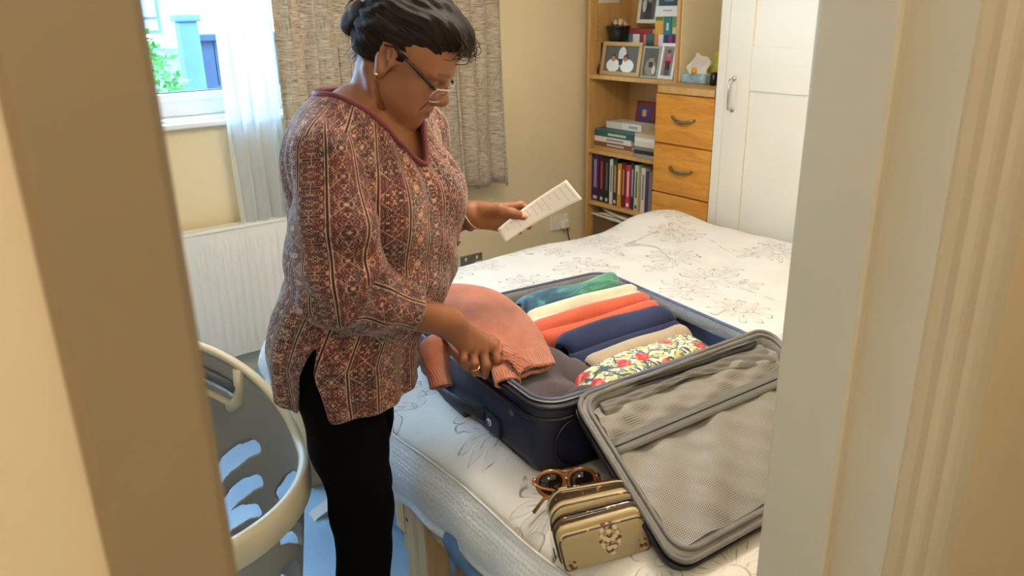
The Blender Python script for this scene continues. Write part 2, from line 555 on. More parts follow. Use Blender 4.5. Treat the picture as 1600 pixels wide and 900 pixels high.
M_bpane = mat('reflecting_pane', (120, 140, 152), 0.15)
for x0, x1 in ((1.62, 2.02), (2.04, 2.43)):
    w_ = box('window', x0, x1, 9.56, 9.60, 1.27, 1.74, M_bframe, hs)
    box('pane', x0+.04, x1-.04, 9.545, 9.56, 1.31, 1.42, M_bpane, w_); box('pane', x0+.04, x1-.04, 9.545, 9.56, 1.45, 1.71, M_bpane, w_)
fp = thing('fence_post', 'tall blue-grey post standing beside the yard railing', 'post', (1.69, 6.0, -.4))
M_post = mat('blue_grey_paint', (66, 92, 116), 0.7, var=.06, vscale=6)
box('shaft', 1.63, 1.76, 5.95, 6.08, -.4, 1.43, M_post, fp, .01); box('cap', 1.61, 1.78, 5.93, 6.10, 1.43, 1.48, M_post, fp, .012)
rl = thing('yard_railing', 'dark slate-blue panelled railing standing in the yard', 'railing', (2.3, 6.5, -.4))
M_rail = mat('slate_blue_panel', (30, 46, 70), 0.7, var=.08, vscale=5)
box('top_rail', 1.83, 3.4, 6.42, 6.56, 1.28, 1.335, M_rail, rl, .01); box('bottom_rail', 1.85, 3.4, 6.46, 6.52, .90, .95, M_rail, rl, .006)
for i in range(10):
    box('panel', 1.86+i*.15, 1.86+i*.15+.143, 6.47, 6.51, .95, 1.28, M_rail, rl)
for x in (1.87, 2.6, 3.35): box('leg', x-.03, x+.03, 6.45, 6.53, -.4, .95, M_rail, rl)
# shrub: a few hundred leaves round twigs
sh = thing('garden_shrub', 'bright green leafy shrub growing just outside the window', 'shrub', (1.02, 5.1, -.4))
M_leaf = mat('green_leaves', (84, 142, 70), 0.6, var=.25, vscale=30)
V, F = [], []
for i in range(2400):
    th = rng.uniform(0, 6.283); u = rng.uniform(-1, 1); r = rng.uniform(.7, 1)**.5
    c = np.array([1.05+.36*r*math.sqrt(1-u*u)*math.cos(th), 5.1+.32*r*math.sqrt(1-u*u)*math.sin(th), .74+.70*r*u])
    d = rng.normal(size=3); d[2] = abs(d[2])*.6; d /= np.linalg.norm(d); s = np.cross(d, rng.normal(size=3)); s /= np.linalg.norm(s)
    L, W = rng.uniform(.05, .085), rng.uniform(.012, .02)
    o = len(V); V += [c, c+d*L*.5+s*W, c+d*L, c+d*L*.5-s*W]; F.append((o, o+1, o+2, o+3))
lf = mesh_obj('foliage', V, F, M_leaf, sh); lf['kind'] = 'stuff'
stems = [tube_geo([(1.0, 5.1, -.4), (1.0+.1*math.cos(a), 5.1+.1*math.sin(a), .3), (1.0+.2*math.cos(a), 5.1+.2*math.sin(a), .9)], [.012, .009, .004], 6) for a in (0, 1.3, 2.6, 3.9, 5.2)]
mesh_obj('stems', *merge(stems), mat('brown_stem', (90, 74, 56), 0.9), sh)

# ================================================================== CEILING PENDANT (above the frame)
pd = thing('pendant_lamp', 'ceiling pendant lamp with a wide open shade above the bed', 'lamp', (LAMP[0], LAMP[1], ZC))
lathe('ceiling_rose', [(.05, -.02), (.055, -.012), (.055, 0)], (LAMP[0], LAMP[1], ZC), M_upvc, pd)
tube('flex', [(LAMP[0], LAMP[1], ZC-.02), (LAMP[0], LAMP[1], LAMP[2]+.12)], .004, M_upvc, pd)
lathe('bulb_holder', [(.022, 0), (.024, .03), (.015, .05)], (LAMP[0], LAMP[1], LAMP[2]+.075), M_upvc, pd)

# ================================================================== RADIATOR
M_rad = mat('white_radiator_enamel', (240, 236, 226), 0.32)
rad = thing('radiator', 'white ridged panel radiator under the window', 'radiator', (1.0, 3.16, .115))
RX0, RX1, RZ0, RZ1, RY = 0.30, 1.72, .12, .672, 3.135
pitch = .0335; xs = []; ys = []
x = RX0+.035
pts = [(RX0, 0), (RX0+.02, 0)]
while x < RX1-.045:
    pts += [(x, 0), (x+.005, -.007), (x+.015, -.007), (x+.020, 0)]
    x += pitch
pts += [(RX1, 0)]
zz = [RZ0, RZ0+.03, RZ0+.05, RZ1-.06, RZ1-.04, RZ1]; amp = [0, 0, 1, 1, 0, 0]
P = np.array([[(px, RY+a*py+ (0.004 if (zi in (RZ0, RZ1)) else 0), zi) for zi, a in zip(zz, amp)] for px, py in pts])
V, F = grid_mesh(P)
mesh_obj('front_panel', V, F, M_rad, rad)
box('back_panel', RX0, RX1, RY+.006, YW-.045, RZ0+.012, RZ1-.006, M_rad, rad, .006)
gr = box('top_grille', RX0-.002, RX1+.002, RY-.002, YW-.04, RZ1-.008, RZ1+.006, M_rad, rad, .004)
box('side_cover', RX0-.004, RX0, RY, YW-.04, RZ0, RZ1, M_rad, rad); box('side_cover', RX1, RX1+.004, RY, YW-.04, RZ0, RZ1, M_rad, rad)
for x in (RX0+.06, RX1-.06): box('wall_bracket', x-.012, x+.012, YW-.05, YW-.002, RZ0+.06, RZ1-.06, M_rad, rad)
tube('pipe', [(RX1-.03, RY+.04, RZ0+.02), (RX1-.03, RY+.04, 0.0)], .0075, M_rad, rad)
tube('pipe', [(RX0+.03, RY+.04, RZ0+.02), (RX0+.03, RY+.04, 0.0)], .0075, M_rad, rad)
M_pine = mat('pale_pine', (206, 168, 112), 0.55)
nt = NT(M_pine); p = nt.coord()
wv = nt.noise(nt.vmath('MULTIPLY', p, (40, 40, 4)), 1.0, 4, .6, .6)
nt.color(nt.ramp(wv, [(0.3, (186, 142, 86)), (0.55, (214, 176, 122)), (0.75, (196, 156, 100))])); nt.bump(wv, .1, .002)
ft = thing('wooden_stool', 'small pale wooden stool by the radiator, half hidden behind the tunic', 'stool', (1.16, 2.99, 0))
for (x, y) in ((1.085, 2.93), (1.085, 3.05), (1.26, 2.93), (1.26, 3.05)): box('leg', x-.016, x+.016, y-.016, y+.016, 0, .12, M_pine, ft, .003)
box('seat', 1.065, 1.28, 2.91, 3.07, .12, .14, M_pine, ft, .004)

# ================================================================== CURTAINS
def pleats(name, x0, x1, y, amp, npl, ztop, zbot, material, parent=None, seed=1, dx=0.0, nz=34, per=14, zvar=0.0, pinch=0.0):
    n = int(npl*per)+1; s = np.linspace(0, 1, n); r = np.random.default_rng(seed)
    ph = s*npl*2*math.pi + .5*np.sin(s*npl*1.7+seed)
    ztops = np.linspace(0, 1, nz)
    P = np.zeros((n, nz, 3)); uv = np.zeros((n, nz, 3))
    loc = 1+.35*np.sin(s*17+seed)
    for j, w in enumerate(ztops):
        zz = ztop+(zbot-ztop)*w
        A = amp*(.55+.45*w)*loc
        X = x0+(x1-x0)*s + .35*A*np.sin(2*ph) + dx*w + .004*np.sin(6*w+ph*.5)
        if pinch: X = X + pinch*(.5-s)*np.sin(math.pi*min(1, max(0, (w-.55)/.45)))**2
        Y = y + A*np.sin(ph) + .006*np.sin(9*w+s*21)
        P[:, j] = np.stack([X, Y, zz+zvar*np.sin(ph*.5+1)*w], -1)
    d = np.zeros((n, nz)); d[1:] = np.cumsum(np.linalg.norm(np.diff(P, axis=0), axis=2), 0)
    uv[..., 0] = d; uv[..., 1] = P[..., 2]
    V, F = grid_mesh(P)
    o = mesh_obj(name, V, F, material, parent, True)
    set_attr(o, 'puv', uv.reshape(-1, 3))
    solidify(o, .0022, 0)
    return o
M_cur = mat('slubby_taupe_curtain', (150, 134, 112), 0.9, sheen=.2)
nt = NT(M_cur); p = nt.attr('puv')
h1 = nt.noise(nt.vmath('MULTIPLY', p, (22, 190, 1)), 1.0, 3, .6, .6)
h2 = nt.noise(nt.vmath('MULTIPLY', p, (170, 16, 1)), 1.0, 3, .6, .4)
h3 = nt.noise(nt.vmath('MULTIPLY', p, (9, 14, 1)), 1.0, 2)
wsel = nt.mapr(h3, .50, .66, 0, .8)
c = nt.mix(wsel, nt.ramp(h1, [(.30, (104, 90, 76)), (.42, (158, 143, 122)), (.58, (192, 178, 156)), (.74, (216, 205, 186))]),
           nt.ramp(h2, [(.30, (116, 101, 86)), (.48, (166, 150, 128)), (.66, (204, 190, 168))]))
nt.color(c); nt.bump(h1, .35, .004)
cu = pleats('curtain', 1.33, 2.26, 3.085, .034, 11.0, 2.25, .675, M_cur, seed=3, dx=.03, zvar=.012)
tag(cu, 'slubby taupe curtain hanging in soft pleats behind the woman', 'curtain')
cu2 = pleats('curtain', 1.175, 1.350, 3.07, .018, 2.0, 2.25, .68, M_cur, seed=8, dx=.02)
tag(cu2, 'narrow taupe curtain fold beside the sheer white voile', 'curtain')
M_sheer = bpy.data.materials.new('white_voile'); M_sheer.use_nodes = True
nt = NT(M_sheer); out = nt.n['Material Output']
df = nt.node('ShaderNodeBsdfDiffuse'); df.inputs[0].default_value = (.80, .83, .86, 1)
tl = nt.node('ShaderNodeBsdfTranslucent'); tl.inputs[0].default_value = (.80, .84, .88, 1)
tp = nt.node('ShaderNodeBsdfTransparent'); tp.inputs[0].default_value = (.95, .97, 1, 1)
m1 = nt.node('ShaderNodeMixShader'); m1.inputs[0].default_value = .5; nt.l.new(df.outputs[0], m1.inputs[1]); nt.l.new(tl.outputs[0], m1.inputs[2])
m2 = nt.node('ShaderNodeMixShader'); m2.inputs[0].default_value = .22; nt.l.new(m1.outputs[0], m2.inputs[1]); nt.l.new(tp.outputs[0], m2.inputs[2])
nt.l.new(m2.outputs[0], out.inputs[0])
sv = pleats('sheer_curtain', .985, 1.20, 3.16, .016, 3.6, 2.25, .668, M_sheer, seed=5, dx=.012, zvar=.012)
sv.modifiers.clear()
tag(sv, 'sheer white voile curtain glowing against the window above the radiator', 'sheer curtain')
rod = thing('curtain_rail', 'white curtain rail above the window, over the taupe curtains', 'rail', (1.3, 3.1, 2.27))
tube('rod', [(-.9, 3.085, 2.27), (2.4, 3.085, 2.27)], .012, M_upvc, rod)
for x in (-.8, .7, 2.3): tube('bracket', [(x, 3.085, 2.27), (x, YW, 2.27)], .008, M_upvc, rod)

# ================================================================== SOCKETS
M_sock = mat('white_switch_plastic', (238, 232, 214), 0.35)
M_steel = mat('brushed_steel_plate', (170, 164, 150), 0.35, metal=.8)
s1 = thing('wall_socket', 'white plug socket on the wall beside the bookcase with a plug in it', 'socket', (2.777, YW, .31))
box('plate', 2.705, 2.835, YW-.012, YW, .315, .40, M_sock, s1, .004)
box('switch', 2.725, 2.740, YW-.017, YW-.011, .375, .392, M_sock, s1, .002); box('switch', 2.80, 2.815, YW-.017, YW-.011, .375, .392, M_sock, s1, .002)
pg = thing('power_plug', 'white plug with a thin dark cable pushed into the socket near the bookcase', 'plug', (2.785, YW-.03, .30))
box('plug_body', 2.762, 2.812, YW-.05, YW-.012, .325, .372, M_sock, pg, .009, 3)
tube('cable', [(2.79, YW-.045, .33), (2.80, YW-.05, .27), (2.83, YW-.06, .18), (2.85, YW-.06, .06), (2.80, YW-.09, .006)], .0035, mat('dark_cable', (50, 46, 42), .5), pg)
s2 = thing('wall_socket', 'metal faced plug socket low on the wall just above the bed edge', 'socket', (2.165, YW, .2))
box('plate', 2.10, 2.235, YW-.010, YW, .205, .29, M_steel, s2, .003)
for x in (2.13, 2.20):
    box('rocker', x-.006, x+.006, YW-.014, YW-.009, .262, .28, M_sock, s2, .002)
box('plug_body', 2.185, 2.225, YW-.04, YW-.01, .205, .25, M_sock, s2, .006)

# ================================================================== WARDROBE
wd = thing('wardrobe', 'white panelled wardrobe with a slim chrome handle at the head of the bed', 'wardrobe', (2.98, 1.4, 0))
WF = 2.725
box('carcass', WF+.022, XB-.005, .62, 2.178, 0.0, 2.25, M_gloss, wd, .002)
box('side_stile', WF, WF+.022, 2.132, 2.178, 0.05, 2.25, M_gloss, wd, .003)
def shaker(y0, y1, handle_y):
    d = box('door', WF+.006, WF+.022, y0, y1, .07, 2.24, M_gloss, wd)
    st = .118
    def rail(a, b, c, e): box('rail', WF-.002, WF+.006, a, b, c, e, M_gloss, d, .002)
    rail(y0, y0+st, .07, 2.24); rail(y1-st, y1, .07, 2.24)
    rail(y0+st, y1-st, .07, .2); rail(y0+st, y1-st, 1.160, 1.332); rail(y0+st, y1-st, 2.1, 2.24)
    Mch = mat('chrome', (210, 206, 196), 0.18, metal=1.0)
    tube('handle', [(WF-.002, handle_y, 1.205), (WF-.03, handle_y, 1.200), (WF-.032, handle_y, 1.19), (WF-.032, handle_y, 1.095), (WF-.03, handle_y, 1.085), (WF-.002, handle_y, 1.08)], .006, Mch, d)
    for z in (1.205, 1.08): lathe('handle_rose', [(.010, 0), (.010, .004), (.007, .006)], (WF-.002, handle_y, z), Mch, d, 16, (-1, 0, 0))
shaker(1.382, 2.130, 2.086)
shaker(.63, 1.378, .68)

# ================================================================== BOOKCASE AND DRAWERS
M_beech = mat('beech_veneer', (206, 158, 92), 0.45)
nt = NT(M_beech); p = nt.coord()
g = nt.noise(nt.vmath('MULTIPLY', p, (30, 30, 5)), 1.0, 4, .6, .4)
nt.color(nt.ramp(g, [(.3, (196, 148, 84)), (.7, (214, 170, 104))]))
M_oak = mat('orange_oak_front', (206, 140, 58), 0.38)
nt = NT(M_oak); p = nt.coord()
g = nt.noise(nt.vmath('MULTIPLY', p, (20, 4.5, 30)), 1.0, 5, .65, .8)
nt.color(nt.ramp(g, [(.28, (198, 124, 40)), (.5, (224, 152, 58)), (.75, (234, 170, 78))]))
bc = thing('bookcase', 'tall beech bookcase with books and photo frames in the corner', 'bookcase', (3.05, 2.86, 0))
BX0, BX1, BY0, BY1 = 2.90, 3.205, 2.55, 3.172
box('side_panel', BX0, BX1, BY1-.02, BY1, 0, 2.1, M_beech, bc, .001); box('side_panel', BX0, BX1, BY0, BY0+.02, 0, 2.1, M_beech, bc, .001)
box('back_panel', BX1-.008, BX1, BY0+.02, BY1-.02, 0, 2.1, M_beech, bc); box('top_panel', BX0, BX1-.008, BY0+.02, BY1-.02, 2.08, 2.1, M_beech, bc)
for z in (.06, .478, .762, 1.152, 1.66): box('shelf', BX0+.004, BX1-.008, BY0+.02, BY1-.02, z-.02, z, M_beech, bc, .0015)
box('end_panel', BX0+.012, BX1, BY0-.004, BY0-.0005, 1.15, 2.1, M_wall, bc)
for k in range(6):
    lathe('peg_hole', [(.003, 0), (.003, .0008), (.001, .001)], (2.955, BY1-.0202, 1.29+.032*k), mat('dark_hole', (70, 48, 26), .9), bc, 8, (0, -1, 0))
dr = thing('chest_of_drawers', 'narrow orange-brown chest of drawers beside the bookcase', 'chest of drawers', (2.97, 2.37, 0))
CX0, CY0, CY1 = 2.752, 2.200, 2.540
box('carcass', CX0+.02, 3.21, CY0+.002, CY1-.002, 0, 1.118, M_oak, dr)
tp_ = prism('top', [(CX0-.012, CY0-.004), (CX0-.012, CY1-.035), (CX0-.006, CY1-.014), (CX0+.008, CY1-.002), (CX0+.03, CY1+.002), (3.21, CY1+.002), (3.21, CY0-.004)], 'z', 1.118, 1.148, M_beech, dr)
M_han = mat('dull_nickel', (150, 138, 118), 0.38, metal=.9)
for i, (z0, z1) in enumerate(((.893, 1.112), (.663, .885), (.433, .655), (.203, .425), (.02, .195))):
    f_ = box('drawer', CX0, CX0+.02, CY0+.002, CY1-.002, z0, z1, M_oak, dr, .002)
    zc = z0+(z1-z0)*.52; yc = 2.366
    pts = [(CX0, yc+.064, zc+.010), (CX0-.012, yc+.058, zc+.008), (CX0-.020, yc+.03, zc-.004), (CX0-.022, yc, zc-.008), (CX0-.020, yc-.03, zc-.006), (CX0-.012, yc-.056, zc+.002), (CX0, yc-.062, zc+.004)]
    tube('handle', pts, [.006, .0075, .0085, .009, .0085, .0075, .006], M_han, f_, 10, flat=.75, up=(0, 0, 1))
# ================================================================== BED
bed = thing('bed', 'wide pine framed bed filling the room under a white floral bedspread', 'bed', (1.7, 1.4, 0))
BX_, BHX, BYN, BYF, BZ = 0.755, 2.66, 0.50, 2.36, 0.62
M_mat = mat('white_mattress_ticking', (222, 220, 214), .8)
box('mattress', .80, 2.62, .55, 2.31, .36, .585, M_mat, bed, .04, 4)
M_blue = mat('blue_cotton_sheet', (112, 146, 190), .85, var=.12, vscale=14, bump=.2, bscale=30)
# blue under-sheet hanging slightly below the bedspread at the foot
ny = 50; yy = np.linspace(.55, 1.42, ny)
P = np.zeros((ny, 6, 3))
for j, w in enumerate(np.linspace(0, 1, 6)):
    P[:, j, 0] = .772+.012*np.sin(yy*19)*w; P[:, j, 1] = yy
    P[:, j, 2] = .43+( .318+.018*np.sin(yy*9+1.5)+.05*np.clip((yy-1.28)/.14, 0, 1) - .43)*w
o = mesh_obj('under_sheet', *grid_mesh(P), M_blue, bed, True); solidify(o, .003)
# pine frame: post, rails, boards
box('leg', .80, .87, 1.445, 1.548, 0, .345, M_pine, bed, .005)
box('leg', .80, .87, .56, .66, 0, .345, M_pine, bed, .005)
box('leg', .80, .87, 2.19, 2.29, 0, .345, M_pine, bed, .005)
for y in (.6, 2.24): box('leg', 2.52, 2.59, y-.04, y+.05, 0, .345, M_pine, bed, .005)
box('side_rail', .82, .845, .57, 2.28, .325, .40, M_pine, bed, .003)
box('side_rail', .84, 2.58, 2.27, 2.295, .30, .40, M_pine, bed, .003); box('side_rail', .84, 2.58, .555, .58, .30, .40, M_pine, bed, .003)
box('board', .855, .878, 1.55, 1.66, .06, .325, M_pine, bed, .004, M=Matrix.Translation((.86, 1.6, .2)) @ Matrix.Rotation(.07, 4, 'X') @ Matrix.Translation((-.86, -1.6, -.2)))
box('board', .86, .89, .66, 1.445, .225, .30, M_pine, bed, .003)
box('board', .80, .83, 1.55, 1.60, .20, .325, M_pine, bed, .003)
box('board', .815, .838, 1.30, 1.445, .25, .335, M_pine, bed, .003)
box('board', .88, .91, .66, 1.445, .10, .18, M_pine, bed, .003)
M_knot = mat('dark_knot', (110, 70, 34), .7)
for (x, y, z) in ((.8545, 1.585, .262), (.7995, 1.535, .255), (.8595, 1.385, .238), (.8595, 1.41, .285)):
    lathe('screw_hole', [(.006, 0), (.006, .001), (.003, .0015)], (x, y, z), M_knot, bed, 10, (-1, 0, 0))
for k in range(9):
    y = .66+k*.19; box('slat', .85, 2.57, y, y+.07, .342, .358, M_pine, bed)
tag(mesh_obj('blue_cloth_bundle', *(lambda s: s)(SDF((.86, 1.62, -.01), (1.2, 2.05, .2), .008).ell((1.0, 1.84, .06), (.12, .16, .06), .02).ell((1.03, 1.75, .09), (.09, .07, .05), .03).mesh()), M_blue, smooth=True), 'blue cloth bundle lying on the floor under the bed', 'cloth')

# ---- bedspread: floral top, quilted side, piped seam
M_spread = mat('floral_bedspread', (232, 226, 216), .8, sheen=.15)
nt = NT(M_spread); p = nt.geo(); px, py, pz = nt.sep(p)
flat = nt.comb(px, py, 0.0)
def flower_layer(offset, scale, petals, R, lw, rand):
    v = nt.vmath('ADD', flat, offset)
    vo = nt.voro(v, scale, 'F1', rand, '2D')
    d = nt.vmath('SUBTRACT', v, nt.vmath('MULTIPLY', vo.outputs['Position'], (1, 1, 0)))
    dx, dy, _ = nt.sep(d)
    r = nt.vmath('LENGTH', nt.comb(dx, dy, 0))
    wob = nt.noise(v, 9, 2)
    th = nt.math('ADD', nt.math('ARCTAN2', dy, dx), nt.math('MULTIPLY', wob, 1.2))
    pet = nt.math('ABSOLUTE', nt.math('COSINE', nt.math('MULTIPLY', th, petals/2.0)))
    edge = nt.math('MULTIPLY', nt.math('POWER', pet, .55), nt.math('ADD', R*.7, nt.math('MULTIPLY', wob, R*.7)))
    gap = nt.math('ABSOLUTE', nt.math('SUBTRACT', r, edge))
    line = nt.mapr(gap, lw*.5, lw*1.3, 1, 0)
    inner = nt.mapr(nt.math('ABSOLUTE', nt.math('SUBTRACT', r, R*.22)), lw*.5, lw*1.2, .8, 0)
    rib = nt.math('MULTIPLY', nt.mapr(pet, .965, .995), nt.math('MULTIPLY', nt.mapr(r, R*.25, R*.3), nt.mapr(r, R*.62, R*.7, 1, 0)))
    fill = nt.math('MULTIPLY', nt.mapr(nt.math('SUBTRACT', edge, r), 0, lw), nt.mapr(r, R*.2, R*.25))
    far = nt.mapr(r, R*1.25, R*1.35, 1, 0)
    ink = nt.math('MULTIPLY', nt.math('MAXIMUM', nt.math('MAXIMUM', line, inner), nt.math('MULTIPLY', rib, .7)), far)
    return ink, nt.math('MULTIPLY', fill, far)
i1, f1 = flower_layer((.23, .11, 0), 3.1, 11, .095, .0030, .6)
i2, f2 = flower_layer((.05, .31, 0), 4.1, 5, .052, .0020, .9)
# long thin stems
st = nt.math('ABSOLUTE', nt.math('SUBTRACT', nt.noise(flat, 2.1, 1), .5))
stem = nt.math('MULTIPLY', nt.mapr(st, .0025, .006, .55, 0), nt.mapr(nt.noise(flat, 3.3, 1), .48, .55))
ink = nt.math('MAXIMUM', nt.math('MAXIMUM', i1, nt.math('MULTIPLY', i2, .8)), stem)
brk = nt.mapr(nt.noise(flat, 26, 2), .38, .55)
ink = nt.math('MULTIPLY', ink, brk)
fill = nt.math('MULTIPLY', nt.math('MAXIMUM', f1, f2), .22)
base = nt.mix(nt.mapr(nt.noise(flat, 5, 3), .35, .65), (236, 231, 222), (228, 222, 212))
c = nt.mix(fill, base, (196, 188, 178)); c = nt.mix(nt.math('MULTIPLY', ink, .9), c, (132, 118, 106))
nt.color(c)
nt.bump(nt.math('ADD', nt.noise(flat, 14, 4, .6, .4), nt.math('MULTIPLY', nt.noise(flat, 320, 2), .08)), .35, .012)
M_quilt = mat('embossed_white_quilting', (226, 226, 226), .8, sheen=.15)
nt = NT(M_quilt); p = nt.geo(); _, qy, qz = nt.sep(p)
qv = nt.comb(qy, qz, 0)
vo = nt.voro(qv, 95, 'F1', .35, '2D')
lace = nt.mapr(nt.noise(qv, 5.5, 2, .5, .4), .54, .60)
fine = nt.noise(qv, 210, 2)
rows = nt.math('SINE', nt.math('MULTIPLY', nt.math('ADD', qz, nt.math('MULTIPLY', qy, .12)), 210))
hgt = nt.math('ADD', nt.math('ADD', nt.math('MULTIPLY', vo.outputs['Distance'], -1.0), nt.math('MULTIPLY', rows, .2)), nt.math('MULTIPLY', lace, nt.math('MULTIPLY', nt.noise(qv, 120, 2), 1.6)))
nt.color(nt.mix(nt.math('MULTIPLY', lace, nt.mapr(fine, .45, .6)), nt.mix(nt.mapr(vo.outputs['Distance'], .1, .55), (232, 233, 236), (244, 243, 242)), (252, 250, 246)))
nt.bump(hgt, .55, .004)
spread = thing('bedspread', 'white bedspread printed with grey-brown flowers draped over the bed', 'bedspread', (1.7, 1.43, .36))
nx, ny = 190, 180
xs = BX_+(BHX-BX_)*np.linspace(0, 1, nx)**1.15; ys = np.linspace(BYN, BYF, ny)
X, Y = np.meshgrid(xs, ys, indexing='ij')
def roll(d, r, amp):
    t = np.clip(1-d/r, 0, 1); return amp*(.55*t*t+.45*(1-np.sqrt(np.clip(1-t*t, 0, 1))))
Z = BZ - roll(X-BX_, .12, .068) - roll(BHX-X, .10, .06) - roll(BYF-Y, .13, .075) - roll(Y-BYN, .10, .06)
Z += .042*np.exp(-(np.abs(X-2.44)/.17)**2.6-(np.abs(Y-2.24)/.17)**2.6) + .012*np.exp(-((X-2.5)/.2)**2-((Y-1.7)/.35)**2)
fold = smoothnoise(X, Y, 11, 3, 7.0)*.007 + .004*smoothnoise(X, Y, 5, 2, 22.0)
flatarea = np.exp(-(np.clip(np.abs(X-1.14)-.32, 0, 9)/.08)**2-(np.clip(np.abs(Y-1.15)-.47, 0, 9)/.08)**2)
Z += fold*(1-.92*flatarea)
Xs = X+.006*np.sin(Y*11+.6)*np.clip(1-(X-BX_)/.1, 0, 1)
P = np.stack([Xs, Y, Z], -1)
top = mesh_obj('floral_top', *grid_mesh(P), M_spread, spread, True); solidify(top, .006)
seamX, seamZ = Xs[0], Z[0]
rows_ = 26; P = np.zeros((ny, rows_, 3)); yv = ys
for j, w in enumerate(np.linspace(0, 1, rows_)):
    hem = .362+.016*np.sin(yv*7.2+.4)+.008*np.sin(yv*23)
    bulge = -.022*math.sin(math.pi*min(1, w*1.15)) + .010*np.sin(yv*9.5+1.0)*w + .006*np.sin(yv*31)*w
    P[:, j] = np.stack([seamX+bulge, yv, seamZ+(hem-seamZ)*w], -1)
side = mesh_obj('quilted_side', *grid_mesh(P), M_quilt, spread, True); solidify(side, .006)
for nm, e in (('quilted_side', 'far'), ('quilted_side', 'near')):
    k = -1 if e == 'far' else 0; s = 1 if e == 'far' else -1
    P = np.zeros((nx, 12, 3))
    for j, w in enumerate(np.linspace(0, 1, 12)):
        P[:, j] = np.stack([Xs[:, k], Y[:, k]+s*(.012*math.sin(math.pi*w)+.006*np.sin(xs*14)*w), Z[:, k]+(.37+.012*np.sin(xs*8)-Z[:, k])*w], -1)
    o = mesh_obj(nm, *grid_mesh(P), M_quilt, spread, True); solidify(o, .006)
tube('piping', [(seamX[i]-.002, yv[i], seamZ[i]+.001) for i in range(0, ny, 2)], .0028, mat('white_piping', (226, 220, 210), .6), spread, 6)

# ================================================================== SUITCASE
CA = math.radians(6.0)
CO = Vector((.832, 1.022, 0))
MC = Matrix.Translation(CO) @ Matrix.Rotation(-CA, 4, 'Z')
def cl(u, v, z): return MC @ Vector((u, v, z))
CW, CL, CZ0, CZ1 = .605, .60, .624, .776
def rrect(w, h, r, n=8, x0=0.0, y0=0.0):
    out = []
    for cx, cy, a0 in ((w-r, h-r, 0), (r, h-r, 90), (r, r, 180), (w-r, r, 270)):
        for k in range(n+1):
            a = math.radians(a0+90*k/n); out.append((x0+cx+r*math.cos(a), y0+cy+r*math.sin(a)))
    return out
def loops_geo(loops, M=None, cap0=True, cap1=True):
    n = len(loops[0]); V = []; F = []
    for lp in loops:
        V += [(M @ Vector(p)) if M is not None else Vector(p) for p in lp]
    for i in range(len(loops)-1):
        for k in range(n):
            k2 = (k+1) % n; F.append((i*n+k, i*n+k2, (i+1)*n+k2, (i+1)*n+k))
    if cap0: F.append(tuple(range(n-1, -1, -1)))
    if cap1: F.append(tuple((len(loops)-1)*n+k for k in range(n)))
    return V, F
def rl(inset, z, r, w=CW, h=CL):
    return [(x, y, z) for x, y in rrect(w-2*inset, h-2*inset, max(r, .004), 8, inset, inset)]
M_navy = mat('navy_polyester', (16, 22, 50), .5, var=.1, vscale=40, bump=.12, bscale=500)
M_black = mat('black_trim', (18, 19, 24), .4)
M_line = mat('grey_blue_lining', (74, 84, 116), .38, sheen=.2)
nt = NT(M_line); p = nt.coord()
wr = nt.noise(nt.vmath('MULTIPLY', p, (22, 22, 6)), 1.0, 3, .55, .5)
nt.bump(wr, .5, .008)
M_grey = mat('grey_nylon_lining', (106, 104, 100), .5, sheen=.25)
nt = NT(M_grey); p = nt.coord()
wr2 = nt.noise(nt.vmath('MULTIPLY', p, (9, 9, 9)), 1.0, 4, .6, 1.2)
nt.color(nt.ramp(wr2, [(.3, (98, 96, 93)), (.7, (120, 117, 112))])); nt.bump(wr2, .55, .012)
case = thing('suitcase', 'open navy soft suitcase packed with folded clothes on the bed', 'suitcase', cl(CW/2, CL/2, CZ0))
V, F = loops_geo([rl(.02, CZ0, .035), rl(.004, CZ0+.006, .042), rl(0, CZ0+.03, .045), rl(-.003, CZ0+.08, .047), rl(0, CZ1-.012, .052), rl(.004, CZ1, .055), rl(.012, CZ1, .052)], MC, True, False)
mesh_obj('shell', V, F, M_navy, case, True)
V, F = loops_geo([rl(.012, CZ1-.004, .052), rl(.020, CZ1-.012, .05), rl(.022, CZ1-.06, .048), rl(.024, CZ0+.02, .045), rl(.03, CZ0+.012, .04)], MC, False, True)
mesh_obj('lining', V, F, M_line, case, True)
# inner flap round the rim, zip tape and rim piping
V, F = loops_geo([rl(.006, CZ1+.004, .056), rl(.012, CZ1+.007, .052), rl(.020, CZ1+.004, .046), rl(.027, CZ1-.006, .043), rl(.029, CZ1-.022, .042)], MC, False, False)
o = mesh_obj('rim_flap', V, F, M_grey, case, True)
def loop_tube(name, inset, z, r, corner, material, parent, n=8, skip=None):
    pts = [cl(x, y, z) for x, y, _ in rl(inset, z, corner)]
    return tube(name, pts, r, material, parent, n, closed=True)
loop_tube('rim_piping', -.001, CZ1-.004, .0055, .06, M_black, case)
loop_tube('zip_tape', -.004, CZ1-.028, .0045, .061, M_black, case)
loop_tube('rim_piping', .014, CZ1+.006, .0045, .05, M_line, case)
loop_tube('bottom_piping', .006, CZ0+.010, .004, .056, M_black, case)
# rounded end panels outlined with piping on the two short sides
def panel_pipe(v):
    pts = [cl(x+.03, v, CZ0+.012+z) for x, z in rrect(CW-.06, CZ1-CZ0-.045, .05, 6)]
    tube('end_piping', pts, .0035, M_black, case, 6, closed=True)
panel_pipe(-.004); panel_pipe(CL+.004)
